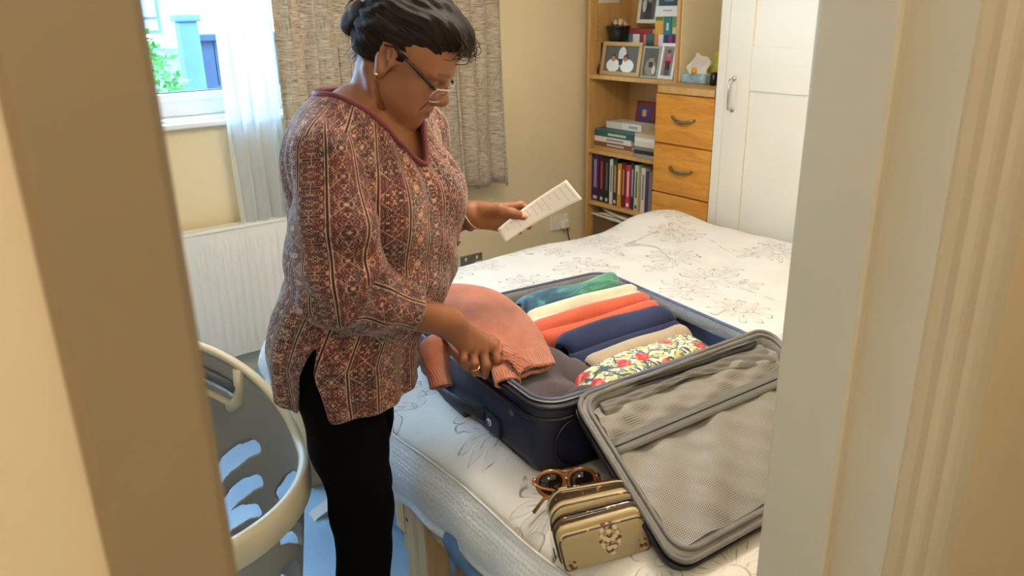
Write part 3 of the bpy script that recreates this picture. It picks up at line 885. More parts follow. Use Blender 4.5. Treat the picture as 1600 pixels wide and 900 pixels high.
# carry handle along the near long side, leather patch and round badge
M_strap = mat('black_webbing', (30, 31, 36), .7, bump=.3, bscale=300)
hz = .672
pts = [cl(-.006, .43, hz-.02), cl(-.016, .41, hz-.018), cl(-.024, .37, hz-.012), cl(-.027, .32, hz-.004), cl(-.024, .27, hz+.002), cl(-.016, .235, hz+.002), cl(-.006, .215, hz)]
tube('carry_handle', pts, .015, M_strap, case, 10, flat=.35, up=MC.to_3x3() @ Vector((1, 0, 0)))
for v0, v1, z0, z1 in ((.152, .228, hz-.030, hz+.014), (.41, .47, hz-.044, hz-.002)):
    bm = bmesh.new(); add_box(bm, -.0078, .0, v0, v1, z0, z1, .003, 2, MC); bm_obj('handle_patch', bm, M_navy, case)
M_badge = mat('pale_badge', (206, 212, 206), .3, metal=.3); M_badged = mat('badge_blue', (60, 80, 100), .4)
bp = cl(-.0078, .191, hz-.006); bd = MC.to_3x3() @ Vector((-1, 0, 0))
bdg = lathe('badge', [(.0085, 0), (.0088, .0015), (.0078, .0025)], bp, M_badge, case, 24, bd)
Mb = frame_at(bp+bd*.0028, bd)
tube('badge_emblem', [Mb @ Vector((.0048*math.cos(a), .0048*math.sin(a), 0)) for a in np.linspace(.6, 5.6, 14)], .0011, M_badged, bdg, 6)
for v in (.31,): # feet under the long side
    bm = bmesh.new(); add_box(bm, -.006, .02, v, v+.11, CZ0-.010, CZ0+.014, .006, 3, MC); bm_obj('foot', bm, M_black, case)
# ---- lid, folded back towards the doorway
hA = Vector((.076, .010, CZ1+.002))
ldir = Vector((-.040, -.300, -.112)).normalized(); LL = .39
lx = Vector((1, .05, .012)).normalized(); ln = ldir.cross(lx).normalized()
if ln.z < 0: ln = -ln
ML = MC @ Matrix(((lx.x, ldir.x, ln.x, hA.x), (lx.y, ldir.y, ln.y, hA.y), (lx.z, ldir.z, ln.z, hA.z), (0, 0, 0, 1)))
LW = .575
def ll(inset, z, r): return [(x, y, z) for x, y in rrect(LW-2*inset, LL-2*inset, max(r, .004), 8, inset, inset)]
V, F = loops_geo([ll(.02, -.036, .03), ll(.004, -.030, .04), ll(0, -.015, .045), ll(0, -.004, .045), ll(.003, .002, .045), ll(.010, .003, .04)], ML, True, False)
lid = mesh_obj('lid_shell', V, F, M_navy, case, True)
V, F = loops_geo([ll(.006, .003, .043), ll(.014, .006, .04), ll(.024, .003, .034), ll(.030, -.012, .03), ll(.036, -.024, .026), ll(.07, -.026, .02), ll(.15, -.024, .02)], ML, False, True)
mesh_obj('lid_lining', V, F, M_grey, case, True)
for ins, z, r, mt_ in ((.002, .002, .005, M_grey), (.016, .007, .0045, M_grey), (-.001, -.012, .004, M_black)):
    tube('lid_piping', [ML @ Vector(p) for p in ll(ins, z, .042)], r, mt_, case, 8, closed=True)
# mesh pockets
M_mesh = bpy.data.materials.new('grey_net_mesh'); M_mesh.use_nodes = True
nt = NT(M_mesh); p = nt.attr('puv')
nt.color(lin((158, 154, 147))+(1,)); nt.bsdf.inputs['Roughness'].default_value = .5
vo = nt.voro(p, 270, 'F1', .0, '2D')
nt.put(nt.bsdf.inputs['Alpha'], nt.mapr(vo.outputs['Distance'], .26, .36, .12, 1))
def lid_sheet(name, x0, x1, y0f, y1f, zf, material, nx=60, ny=30, parent=case):
    P = np.zeros((nx, ny, 3)); uv = np.zeros((nx, ny, 3))
    for i, a in enumerate(np.linspace(0, 1, nx)):
        x = x0+(x1-x0)*a; ya, yb = y0f(a), y1f(a)
        for j, b in enumerate(np.linspace(0, 1, ny)):
            y = ya+(yb-ya)*b
            P[i, j] = ML @ Vector((x, y, zf(a, b))); uv[i, j] = (x, y, 0)
    o = mesh_obj(name, *grid_mesh(P), material, parent, True); set_attr(o, 'puv', uv.reshape(-1, 3))
    return o
wob = lambda a, b, s: .004*math.sin(a*9+s)*math.sin(b*5+s)+.003*math.sin(a*23+b*9+s)+.002*math.sin(a*41-b*17)
lid_sheet('mesh_pocket', .033, LW-.033, lambda a: .036, lambda a: .118, lambda a, b: -.014+.010*math.sin(math.pi*b)+wob(a, b, .4), M_mesh)
lid_sheet('mesh_pocket', .033, LW-.033, lambda a: .150, lambda a: LL-.034, lambda a, b: -.014+.006*math.sin(math.pi*b)+1.3*wob(a, b, 2.0), M_mesh)
M_greyd = mat('grey_pocket_fabric', (100, 99, 94), .5, sheen=.3, bump=.3, bscale=18)
o = lid_sheet('pocket_fabric', .05, LW-.05, lambda a: .034, lambda a: .078-.028*(1-abs(2*a-1))*1.0+.03*(a-.5), lambda a, b: -.004+.004*math.sin(math.pi*b)+.5*wob(a, b, 1.1), M_greyd)
solidify(o, .0015)
zp = lid_sheet('zip_band', .026, LW-.026, lambda a: .116, lambda a: .152, lambda a, b: -.007, M_greyd, 20, 4); solidify(zp, .0025)
tube('zip_teeth', [ML @ Vector((x, .134, -.005)) for x in np.linspace(.03, LW-.03, 12)], .0022, M_black, zp, 6)
for yq in (.124, .144): tube('zip_seam', [ML @ Vector((x, yq, -.0055)) for x in np.linspace(.03, LW-.03, 12)], .0012, M_grey, zp, 6)
M_ch = mat('chrome', (210, 206, 196), 0.18, metal=1.0)
pullp = [(.510, .136), (.508, .15), (.512, .162), (.517, .164), (.521, .158), (.519, .146), (.514, .136)]
tube('zip_pull', [ML @ Vector((x, y, .000)) for x, y in pullp], .0018, M_ch, case, 6, closed=True)

# ================================================================== CLOTHES IN THE CASE
def cloth(name, rgb, rough=.85, bump=.25, bs=260, var=.06, sheen=.25):
    return mat(name, rgb, rough, var=var, vscale=12, bump=bump, bscale=bs, sheen=sheen)
def folded(name, label, cat, path, u0, u1, v0, v1, material, thick=.009, nu=26, group='clothes packed in the suitcase', seed=0, zend=0.0, taper=.012):
    """cloth ribbon whose folded section (dv,z) runs along the case from (u0,v0) to (u1,v1)"""
    path = np.array(path, dtype=float)
    # refine the section with Catmull-Rom
    pts = []
    for i in range(len(path)-1):
        p0, p1, p2, p3 = path[max(i-1, 0)], path[i], path[i+1], path[min(i+2, len(path)-1)]
        for t in np.linspace(0, 1, 6, endpoint=False):
            pts.append(.5*((2*p1)+(-p0+p2)*t+(2*p0-5*p1+4*p2-p3)*t*t+(-p0+3*p1-3*p2+p3)*t**3))
    pts.append(path[-1]); pts = np.array(pts)
    c = pts.mean(0); r = np.random.default_rng(seed)
    P = np.zeros((nu, len(pts), 3)); uv = np.zeros((nu, len(pts), 3))
    arc = np.concatenate([[0], np.cumsum(np.linalg.norm(np.diff(pts, axis=0), axis=1))])
    a1, a2, ph = r.uniform(.5, 1, 3)
    for i, a in enumerate(np.linspace(0, 1, nu)):
        e = min(a, 1-a)*(u1-u0)
        sc = 1-.35*max(0, 1-e/taper/2)**2
        q = c+(pts-c)*sc
        q = q + .0035*np.stack([np.sin(a*7*a1+arc*40+ph*6), np.sin(a*9*a2+arc*55)], -1)
        for j in range(len(pts)):
            P[i, j] = cl(u0+(u1-u0)*a+.004*math.sin(arc[j]*60+seed), v0+(v1-v0)*a+q[j, 0], q[j, 1]+zend*a)
            uv[i, j] = (a*(u1-u0), arc[j], 0)
    o = mesh_obj(name, *grid_mesh(P), material, None, True)
    set_attr(o, 'puv', uv.reshape(-1, 3)); solidify(o, thick, 0)
    return tag(o, label, cat, group)
M_teal = mat('teal_print_scarf', (40, 120, 128), .6, sheen=.3)
nt = NT(M_teal); p = nt.attr('puv'); ux, uy, _ = nt.sep(p)
n1 = nt.noise(nt.vmath('MULTIPLY', p, (14, 40, 1)), 1.0, 3, .5, 1.0)
c = nt.mix(nt.mapr(nt.math('ADD', ux, nt.math('MULTIPLY', n1, .08)), .15, .27), nt.ramp(n1, [(.35, (10, 56, 74)), (.55, (22, 88, 120)), (.68, (84, 150, 160))]), nt.ramp(n1, [(.35, (38, 106, 94)), (.6, (78, 146, 122)), (.75, (160, 190, 130))]))
nt.color(c)
zc = .70
roll_ = lambda r, n=1.6, k=.55: [(r*(1-k*t/n*.9)*math.cos(-1.2+2*math.pi*t), zc+.035+r*(1-k*t/n*.9)*math.sin(-1.2+2*math.pi*t)*1.05) for t in np.linspace(0, n, 14)]
folded('scarf', 'rolled teal and green patterned scarf at the back of the suitcase', 'scarf', [(x, z+.034) for x, z in roll_(.044)], .235, .565, .458, .488, M_teal, .005, seed=1)
folded('cream_top', 'folded cream top tucked between the teal scarf and coral top', 'top', [(.024, .70), (.024, .765), (.010, .792), (-.004, .780), (-.010, .768), (-.020, .776), (-.030, .752), (-.028, .70)], .225, .582, .408, .424, cloth('cream_cotton', (212, 210, 188)), .010, seed=2)
folded('coral_top', 'folded coral top lying between the cream and navy garments', 'top', [(.034, .695), (.036, .760), (.022, .786), (.004, .780), (-.004, .758), (-.014, .768), (-.030, .764), (-.038, .742), (-.036, .69)], .205, .575, .342, .358, cloth('coral_jersey', (204, 92, 64)), .012, seed=3)
folded('navy_trousers', 'folded dark navy trousers in the middle of the suitcase', 'trousers', [(.056, .680), (.058, .752), (.036, .776), (.006, .772), (-.010, .760), (-.016, .738), (-.026, .752), (-.046, .748), (-.060, .726), (-.058, .68)], .225, .560, .240, .264, cloth('navy_denim', (22, 36, 76), sheen=.1), .015, seed=4)
folded('beige_knit', 'rolled beige knitted garment beside the floral pouch', 'knitwear', [(x, z+.016) for x, z in roll_(.034)], .215, .52, .138, .164, cloth('beige_marl', (176, 158, 132), bump=.5, bs=420), .005, seed=5)
# plum-black garments near the handle side
M_plum = cloth('plum_black_cotton', (72, 62, 66), .9)
def heap(name, label, cat, cells, material, h=.006, k=.03, group=None, smooth_it=2):
    """soft heap of cloth: list of ellipsoids in case coordinates (u, v, z, ru, rv, rz, yaw)"""
    W = [cl(c[0], c[1], c[2]) for c in cells]; R = max(max(c[3:6]) for c in cells)
    lo = np.min([np.array(w) for w in W], 0)-R-.03; hi = np.max([np.array(w) for w in W], 0)+R+.03
    s = SDF(lo, hi, h)
    for c, w in zip(cells, W): s.ell(w, c[3:6], k, rotz(c[6]-CA))
    V, F = s.mesh(); V = laplace(V, F, smooth_it)
    V[:, 2] += .003*smoothnoise(V[:, 0], V[:, 1], 3, 3, 50)
    o = mesh_obj(name, V, F, material, None, True)
    return tag(o, label, cat, group)
heap('dark_top', 'dark plum folded top lying under the coral cardigan', 'top', [(.10, .20, .715, .10, .12, .045, 0.3), (.17, .24, .725, .055, .10, .05, .15), (.08, .10, .725, .085, .06, .042, -.2), (.08, .36, .70, .07, .10, .05, 0), (.13, .44, .70, .07, .08, .04, 0)], M_plum, group='clothes packed in the suitcase')
heap('dark_top', 'second dark plum garment bunched between the coral-cardigan hem and floral pouch', 'top', [(.185, .13, .72, .045, .075, .045, .5), (.135, .055, .735, .075, .034, .03, .1), (.20, .18, .73, .028, .045, .036, -.2)], M_plum, group='clothes packed in the suitcase')
# floral pouch
M_flor = mat('floral_cotton', (238, 228, 198), .75)
nt = NT(M_flor); p = nt.attr('puv')
wp = nt.vmath('ADD', p, nt.vmath('SCALE', nt.node('ShaderNodeTexNoise').outputs['Color'], None, .0))
def leafy(vec, scale, ang, stretch, thr, seedv):
    rot = nt.node('ShaderNodeVectorRotate', rotation_type='Z_AXIS'); nt.put(rot.inputs['Vector'], nt.vmath('ADD', vec, seedv)); rot.inputs['Angle'].default_value = ang
    vo = nt.voro(nt.vmath('MULTIPLY', rot.outputs[0], (1, stretch, 1)), scale, 'F1', .85, '2D')
    return nt.mapr(vo.outputs['Distance'], thr, thr+.05, 1, 0)
l1 = leafy(p, 34, .7, 3.0, .30, (0, 0, 0)); l2 = leafy(p, 36, -.6, 3.2, .28, (.3, .1, 0)); l3 = leafy(p, 30, .05, 3.0, .26, (.7, .2, 0))
vr = nt.voro(nt.vmath('ADD', p, (.13, .02, 0)), 12, 'F1', .9, '2D')
red = nt.mapr(nt.math('ADD', vr.outputs['Distance'], nt.math('MULTIPLY', nt.noise(p, 60, 1), .12)), .235, .265, 1, 0)
c = nt.mix(l1, (240, 232, 204), (74, 92, 116)); c = nt.mix(l2, c, (128, 140, 132)); c = nt.mix(l3, c, (206, 196, 120))
st = nt.mapr(nt.math('ABSOLUTE', nt.math('SUBTRACT', nt.noise(p, 12, 1), .5)), .008, .016, 1, 0)
c = nt.mix(st, c, (66, 88, 96)); c = nt.mix(red, c, (196, 52, 60))
c = nt.mix(nt.math('MULTIPLY', red, nt.mapr(nt.noise(p, 90, 2), .5, .6)), c, (228, 128, 120))
nt.color(c)
nu, nv = 40, 24; P = np.zeros((nu, nv, 3)); uv = np.zeros((nu, nv, 3)); Pb = np.zeros((nu, nv, 3))
for i, a in enumerate(np.linspace(0, 1, nu)):
    for j, b in enumerate(np.linspace(0, 1, nv)):
        u = .150+.375*a; v = .020+.112*b+ .030*a
        e = (1-abs(2*a-1)**5)*(1-abs(2*b-1)**4)
        P[i, j] = cl(u, v, .738+.044*e**.6+.003*math.sin(a*11+b*4)); Pb[i, j] = cl(u, v, .738-.03*e**.6); uv[i, j] = (u, v, 0)
V, F = grid_mesh(P); V2, F2 = grid_mesh(Pb)
o = mesh_obj('floral_pouch', np.concatenate([V, V2]), np.concatenate([F, F2[:, ::-1]+len(V)]), M_flor, None, True)
set_attr(o, 'puv', np.concatenate([uv.reshape(-1, 3)]*2))
tag(o, 'cream pouch printed with red flowers and blue leaves lying by the suitcase lid', 'pouch')
# ================================================================== WOMAN
# modelled in a frame (t: to the viewer's right, d: depth, z) turned 25 degrees against the room
AZ = math.radians(25.0)
TT = np.array([math.cos(AZ), -math.sin(AZ), 0]); NN = np.array([math.sin(AZ), math.cos(AZ), 0])
RW = np.stack([TT, NN, np.array([0, 0, 1.0])])      # rows: t, d, z axes in room space
def w2(V): return np.asarray(V) @ RW
woman = thing('person', 'woman in glasses, maroon patterned tunic and black trousers, reading a paper and holding a cardigan', 'person', tuple(w2((-.03, 1.5, 0))))
PHI = math.radians(42)
FW = np.array([math.cos(PHI), -math.sin(PHI), 0]); LF = np.array([math.sin(PHI), math.cos(PHI), 0]); UP = np.array([0, 0, 1.0])
RB = np.stack([FW, LF, UP], 1)
def B(base, f, l, dz=0.0): return np.array(base)+FW*f+LF*l+UP*dz
PH2 = math.radians(14)
F2_ = np.array([math.cos(PH2), -math.sin(PH2), 0]); L2_ = np.array([math.sin(PH2), math.cos(PH2), 0]); RP = np.stack([F2_, L2_, UP], 1)
def Q(base, f, l, dz=0.0): return np.array(base)+F2_*f+L2_*l+UP*dz
PEL = np.array([-.035, 1.50, .88]); WAI = np.array([.030, 1.50, 1.03]); CHE = np.array([.038, 1.50, 1.17]); NEK = np.array([.054, 1.500, 1.335])
SHR = np.array([-.024, 1.372, 1.258]); ELR = np.array([-.026, 1.322, 1.045]); WRR = np.array([.172, 1.43, .914])
SHL = np.array([.148, 1.625, 1.258]); ELL = np.array([.150, 1.69, 1.04]); WRL = np.array([.255, 1.625, 1.079])
CUR = ELR+(WRR-ELR)*.56; CUL = ELL+(WRL-ELL)*.55
def torso(s, g, k=.05):
    s.ell(B(CHE, -.002, 0), (.114+g, .156+g, .19+g), k, RB)
    s.ell(B(CHE, -.02, 0, .07), (.088+g, .145+g, .11+g), k, RB)
    for l in (-.072, .072): s.ell(B(CHE, .084, l, -.015), (.070+g, .076+g, .080+g), k, RB)
    s.ell(B(WAI, .012, 0), (.142+g, .178+g, .15+g), k, RB)
    s.ell(Q(PEL, .012, 0), (.125+g, .176+g, .15+g), k, RP)
    for l in (-.07, .07): s.ell(Q(PEL, -.042, l, .0), (.066+g, .078+g, .09+g), k, RP)
    # trapezius slope from neck to shoulders
    for e in (SHR, SHL): s.cap(NEK+UP*(-.022)-FW*.012, e+UP*.010, .045+g, .050+g, k)
# ---- head frame
HP_, HY = math.radians(33), math.radians(24)
hf = np.array([math.cos(HY), -math.sin(HY), 0]); hl = np.array([math.sin(HY), math.cos(HY), 0])
hfw = hf*math.cos(HP_)-UP*math.sin(HP_); hup = hf*math.sin(HP_)+UP*math.cos(HP_)
HR = np.stack([hfw, hl, hup], 1); HO = np.array([.112, 1.485, 1.415]); HS = .955
def H(x, y, z): return HO+(hfw*x+hl*y+hup*z)*HS
def hloc(V): return (np.asarray(V)-HO) @ HR / HS
S = SDF((-.24, 1.22, -.005), (.42, 1.80, 1.56), .0028)
torso(S, -.006)
# legs and feet inside the trousers
for l in (-.072, .078):
    hip = Q(PEL, .0, l, -.02); kn = np.array([-.028, hip[1]*.75+1.50*.25, .50]); an = np.array([-.054, hip[1]*.75+1.50*.25, .08])
    S.chain([hip, kn, an], [.070, .044, .034], .03)
    S.chain([an-UP*.035, an+np.array([.07, -.015, -.05]), an+np.array([.13, -.025, -.055])], [.038, .034, .026], .03)
# skull and face
S.ell(H(.000, 0, .045), (.080, .071, .078), .02, HR)
S.ell(H(.040, 0, -.015), (.057, .059, .080), .03, HR)
S.ell(H(.030, 0, .040), (.064, .064, .055), .03, HR)
S.ell(H(.050, 0, -.066), (.038, .044, .034), .02, HR)                     # jaw
S.ell(H(.078, 0, -.086), (.015, .018, .014), .02, HR)                     # chin
S.ell(H(.034, 0, -.082), (.034, .042, .024), .016, HR)                     # soft under-chin
for y in (-1, 1):
    S.ell(H(.060, y*.036, -.026), (.028, .026, .027), .02, HR)           # cheek
    S.ell(H(.052, y*.040, -.058), (.030, .020, .028), .018, HR)
    S.ell(H(.014, y*.050, -.050), (.028, .017, .028), .02, HR)            # jaw angle           # jowl
    S.ell(H(.098, y*.031, .003), (.015, .017, .013), .014, HR, 'sub')     # eye socket
    S.ell(H(.0805, y*.031, .002), (.0135, .0155, .0125), .005, HR)        # lidded eye
    S.cap(H(.0945, y*.012, .021), H(.084, y*.048, .022), .0075, .006, .012)  # brow ridge
    S.ell(H(.099, y*.0125, -.0285), (.0105, .0085, .0085), .007, HR)      # nostril wing
S.cap(H(.089, 0, .018), H(.110, 0, -.020), .0075, .0115, .012)            # nose
S.ell(H(.110, 0, -.023), (.0115, .0115, .0105), .008, HR)
S.ell(H(.086, 0, -.052), (.014, .026, .018), .015, HR)                    # muzzle
for y in (-1, 1):
    S.cap(H(.0985, 0, -.0495), H(.086, y*.022, -.0545), .0052, .003, .005)
    S.cap(H(.0965, 0, -.0615), H(.085, y*.021, -.0570), .0062, .003, .005)
    S.cap(H(.102, 0, -.0556), H(.090, y*.023, -.0558), .0020, .0016, .003, 'sub')   # mouth line
    S.cap(H(.092, y*.021, -.032), H(.083, y*.031, -.053), .0025, .0025, .012, 'sub')  # smile fold
# neck, added after the face so that the jaw keeps a crease over it
S.cap(H(-.030, 0, -.015), NEK+np.array([.004, 0, -.015]), .043, .048, .008)
S.cap(H(-.014, 0, -.045), NEK+FW*.010+UP*(-.045), .036, .046, .010)
for y in (-.028, .028): S.cap(H(-.028, y*1.8, -.035), NEK+FW*.060+LF*y*.4+UP*(-.080), .011, .008, .016)
for e in (SHR, SHL): S.cap(NEK+FW*.062+(LF*.018 if e is SHL else LF*-.018)+UP*(-.088), NEK*.45+e*.55+FW*.042+UP*(-.02), .007, .006, .025)
for y in (-1, 1):                                       # crease under the jaw
    S.cap(H(.002, y*.064, -.050), H(.028, y*.060, -.080), .0022, .0028, .009, 'sub')
    S.cap(H(.028, y*.060, -.080), H(.052, y*.042, -.105), .0028, .003, .009, 'sub')
# ears
for y in (-1, 1):
    ex = H(-.004, y*.0735, .004); eR = HR @ rotz(y*.35) @ roty(-.25)
    S.ell(ex, (.019, .0075, .032), .008, eR)
    S.ell(H(.001, y*.081, .006), (.0115, .0075, .021), .005, eR, 'sub')
    S.ell(H(.001, y*.0745, -.026), (.0095, .006, .011), .006, HR)
    S.ell(H(.013, y*.0735, .000), (.005, .005, .008), .006, HR)
    S.cap(H(-.002, y*.0785, .018), H(.004, y*.0785, .004), .003, .003, .004)
# arms
def px(x, y, d):
    """helper used while posing: picture position at a depth plane, in body space"""
    v = (_r2*(x-800)-_u2*(y-450)+_f*1226.6); v = np.array(v) @ RW.T
    return np.array([0, 0, 1.5])+v*(d/v[1])
S.chain([SHR, ELR+(SHR-ELR)*.5, ELR], [.058, .052, .044], .03)
S.chain([ELR, ELR+(WRR-ELR)*.35, WRR], [.046, .046, .029], .02)
S.chain([SHL, ELL], [.058, .044], .03); S.chain([ELL, ELL+(WRL-ELL)*.35, WRL], [.044, .041, .025], .02)
# right hand, fingers closing over the cardigan
rm = [px(770, 541, 1.478), px(754, 546, 1.460), px(738, 546, 1.446), px(724, 540, 1.434)]   # knuckles index..little
rp = [px(777, 562, 1.462), px(759, 570, 1.444), px(741, 568, 1.430), px(724, 561, 1.420)]
rt = [px(775, 580, 1.470), px(758, 587, 1.454), px(742, 583, 1.440), px(728, 574, 1.432)]
rr = [.0094, .0096, .0092, .0082]
hw = WRR+(np.mean(rm, 0)-WRR)*.15
S.cap(WRR, hw, .026, .024, .02)
for i in range(4):
    S.cap(hw+(rm[i]-np.mean(rm, 0))*.45, rm[i]-UP*.004, .0165, .0115, .014)
    S.cap(rm[i], rp[i], rr[i]*1.08, rr[i], .005)
    S.cap(rp[i], rt[i], rr[i], rr[i]*.86, .003)
    S.ell(rp[i], (rr[i]*1.08,)*3, .004); S.ell(rm[i]+UP*.002, (.0105,)*3, .006)
th = [px(728, 515, 1.475), px(752, 527, 1.497), px(768, 531, 1.497), px(776, 534, 1.487)]
S.chain(th, [.015, .0115, .0098, .0075], .006)
# left hand, thumb in front of the paper and fingers behind it
lm = [px(792, 324, 1.630), px(791, 334, 1.640), px(787, 345, 1.638), px(781, 354, 1.630)]
lp = [px(814, 320, 1.638), px(815, 334, 1.650), px(810, 346, 1.648), px(800, 357, 1.638)]
lt = [px(829, 330, 1.620), px(832, 343, 1.622), px(826, 354, 1.622), px(812, 362, 1.620)]
hl0 = WRL+(np.mean(lm, 0)-WRL)*.2
S.cap(WRL, hl0, .025, .023, .02)
for i in range(4):
    S.cap(hl0+(lm[i]-np.mean(lm, 0))*.5, lm[i], .0165, .0115, .014)
    S.cap(lm[i], lp[i], rr[i]*1.05, rr[i]*.97, .005); S.cap(lp[i], lt[i], rr[i]*.96, rr[i]*.8, .003)
    S.ell(lp[i], (rr[i]*1.04,)*3, .004)
tl_ = [px(756, 328, 1.612), px(782, 328, 1.594), px(802, 334, 1.590), px(818, 338, 1.592)]
S.chain(tl_, [.019, .0135, .0105, .0085], .008)
V, F = S.mesh(); V = laplace(V, F, 1, .4)
del S
# skin colouring: lips, brows, lash line, palms
h = hloc(V); col = np.tile(np.array(lin((144, 91, 58))), (len(V), 1))
def blend(mask, rgb, a):
    mask = np.clip(mask, 0, 1)[:, None]*a; col[:] = col*(1-mask)+np.array(lin(rgb))*mask
sm = lambda d, a, b: np.clip((b-d)/(b-a), 0, 1)
ay = np.abs(h[:, 1]); front = h[:, 0] > .06
blend(sm(np.abs(h[:, 1]), .055, .075)*sm(np.linalg.norm(h-np.array([.07, 0, -.03]), axis=1), .03, .09), (156, 96, 66), .5)
lipd = np.abs(h[:, 2]+.0556+.0004*(ay/.02)**2*2)
blend(front*(h[:, 0] > .082)*sm(lipd, .0075, .010)*sm(ay, .017, .023), (124, 66, 54), .75)
blend(front*(h[:, 0] > .08)*sm(lipd, .0006, .0022)*sm(ay, .019, .023), (84, 44, 38), .8)
bz = .0275-.10*np.clip(ay-.03, 0, 1)+.0*ay
blend(front*sm(np.abs(h[:, 2]-bz), .0022, .0045)*sm(np.abs(ay-.031), .017, .022), (62, 42, 32), .75)
blend(front*sm(np.abs(h[:, 2]+.0045-.10*np.clip(ay-.02, 0, 1)*0), .0010, .0026)*sm(np.abs(ay-.031), .012, .015), (40, 28, 24), .9)
blend(front*sm(np.sqrt((ay-.031)**2+(h[:, 2]-.003)**2), .012, .022), (112, 70, 48), .45)
for pth in (rp, lp):
    for q in pth: blend(sm(np.linalg.norm(V-q, axis=1), .006, .012), (120, 74, 50), .5)
M_skin = mat('brown_skin', (176, 124, 90), .5, sss=.12)
nt = NT(M_skin); ca = nt.attr('skin', 'Color')
nn = nt.noise(nt.coord(), 60, 4)
nt.color(nt.mix(nt.mapr(nn, .3, .7, 0, .25), ca, (126, 78, 50)))
nt.bump(nt.noise(nt.coord(), 500, 2), .12, .002)
body = mesh_obj('body', w2(V), F, M_skin, woman, True)
set_attr(body, 'skin', np.concatenate([col, np.ones((len(V), 1))], 1), 'FLOAT_COLOR')

# ---- nails on the thumb of the reading hand
def nail(tip, prev, nrm, w, name='nail'):
    d = tip-prev; d /= np.linalg.norm(d); n = nrm-d*(nrm@d); n /= np.linalg.norm(n); s = np.cross(d, n)
    P = np.zeros((6, 5, 3))
    for i, a in enumerate(np.linspace(-1, 1, 6)):
        for j, b in enumerate(np.linspace(-1, 1, 5)):
            P[i, j] = w2(tip+n*(w*1.05-.25*w*b*b)+s*b*w*.75*(1-.25*max(0, a))+d*a*w*.8)
    o = mesh_obj(name, *grid_mesh(P), mat('nail', (206, 158, 132), .25), body, True); solidify(o, .0006)
nail(tl_[3], tl_[2], np.array([.25, -1, .55]), .0082)

# ---- trousers
S = SDF((-.26, 1.25, .03), (.2, 1.76, 1.02), .0045)
S.ell(Q(PEL, .006, 0), (.122, .174, .15), .04, RP)
for l in (-.07, .07): S.ell(Q(PEL, -.052, l, .0), (.064, .074, .088), .04, RP)
for l in (-.072, .078):
    hip = Q(PEL, -.004, l, -.02); kn = np.array([-.028, hip[1]*.75+1.50*.25, .50]); an = np.array([-.054, hip[1]*.75+1.50*.25, .06])
    S.chain([hip, kn+(hip-kn)*.45, kn, an], [.088, .074, .062, .056], .03)
V, F = S.mesh()
V[:, 0] += .004*np.sin(V[:, 2]*37+V[:, 1]*30)*np.clip(1-V[:, 2]/.9, 0, 1)
M_trous = mat('black_trouser_cloth', (7, 7, 9), 1.0, spec=.1, bump=.2, bscale=300)
mesh_obj('trousers', w2(V), F, M_trous, woman, True)

# ---- tunic
G = .009
def seg_t(V, a, b, clamp=True):
    d = b-a; t = (V-a)@d/(d@d); tc = np.clip(t, 0, 1); return (tc if clamp else t), np.linalg.norm(V-a-tc[:, None]*d, axis=1)
def border_fast(F, n):
    e = np.concatenate([F[:, [0, 1]], F[:, [1, 2]], F[:, [2, 3]], F[:, [3, 0]]]).astype(np.int64)
    k1 = e[:, 0]*n+e[:, 1]; k2 = e[:, 1]*n+e[:, 0]
    return e[~np.isin(k1, k2)]
def smooth_border(V2, be, it=12):
    a, b = be[:, 0], be[:, 1]; n = len(V2); cnt = np.bincount(a, minlength=n)+np.bincount(b, minlength=n); m_ = cnt > 0
    for _ in range(it):
        Ssum = np.zeros_like(V2)
        for k in range(3): Ssum[:, k] = np.bincount(a, weights=V2[b, k], minlength=n)+np.bincount(b, weights=V2[a, k], minlength=n)
        V2[m_] = .4*V2[m_]+.6*Ssum[m_]/cnt[m_][:, None]
    return V2
def border_loops(be):
    nxt = {int(a): int(b) for a, b in be}; loops, seen = [], set()
    for s0 in list(nxt):
        if s0 in seen: continue
        lp_, c = [], s0
        while c not in seen and c in nxt:
            seen.add(c); lp_.append(c); c = nxt[c]
        if len(lp_) > 30: loops.append(lp_)
    return loops
# torso of the tunic
S = SDF((-.27, 1.20, .70), (.30, 1.82, 1.46), .0042)
torso(S, G, .055)
for dz, gg in ((-.10, .004), (-.18, .010), (-.26, .014)):
    S.ell(Q(PEL, .010, 0, dz), (.122+gg, .176+gg, .12), .05, RP)
S.ell(Q(PEL, -.038, -.03, -.14), (.085, .130, .14), .05, RP)
V, F = S.mesh(); del S
bf = (V-NEK) @ RB            # f, l, z about the neck base
axis_t = np.interp(V[:, 2], [.6, .88, 1.03, 1.17, 1.35], [-.035, -.035, .03, .045, .055])
tf = (V[:, 0]-axis_t)*F2_[0]+(V[:, 1]-1.50)*F2_[1]; tlat = (V[:, 0]-axis_t)*L2_[0]+(V[:, 1]-1.50)*L2_[1]
ang = np.arctan2(tlat, tf)
nrm = np.stack([tf, tlat], -1); nrm /= np.linalg.norm(nrm, axis=1)[:, None]+1e-6
low = np.clip((1.10-V[:, 2])/.35, 0, 1)
fold = (.006*np.sin(ang*9+V[:, 2]*4)+.004*np.sin(ang*17-V[:, 2]*7))*low
fold += .0040*np.sin(V[:, 2]*62+ang*6+np.sin(ang*4))*np.exp(-((V[:, 2]-1.03)/.09)**2)
fold += .003*np.sin(ang*22+V[:, 2]*30)*np.exp(-((V[:, 2]-1.25)/.06)**2)
V[:, 0] += fold*(nrm[:, 0]*F2_[0]+nrm[:, 1]*L2_[0]); V[:, 1] += fold*(nrm[:, 0]*F2_[1]+nrm[:, 1]*L2_[1])
puv = np.stack([ang*.165, V[:, 2], np.zeros(len(V))], -1)
HEM = .785
front_c = 1.226-NEK[2]+1.30*np.abs(bf[:, 1])
zc = np.where(bf[:, 0] > -.022, front_c, .024)
zc = np.minimum(zc, .024)
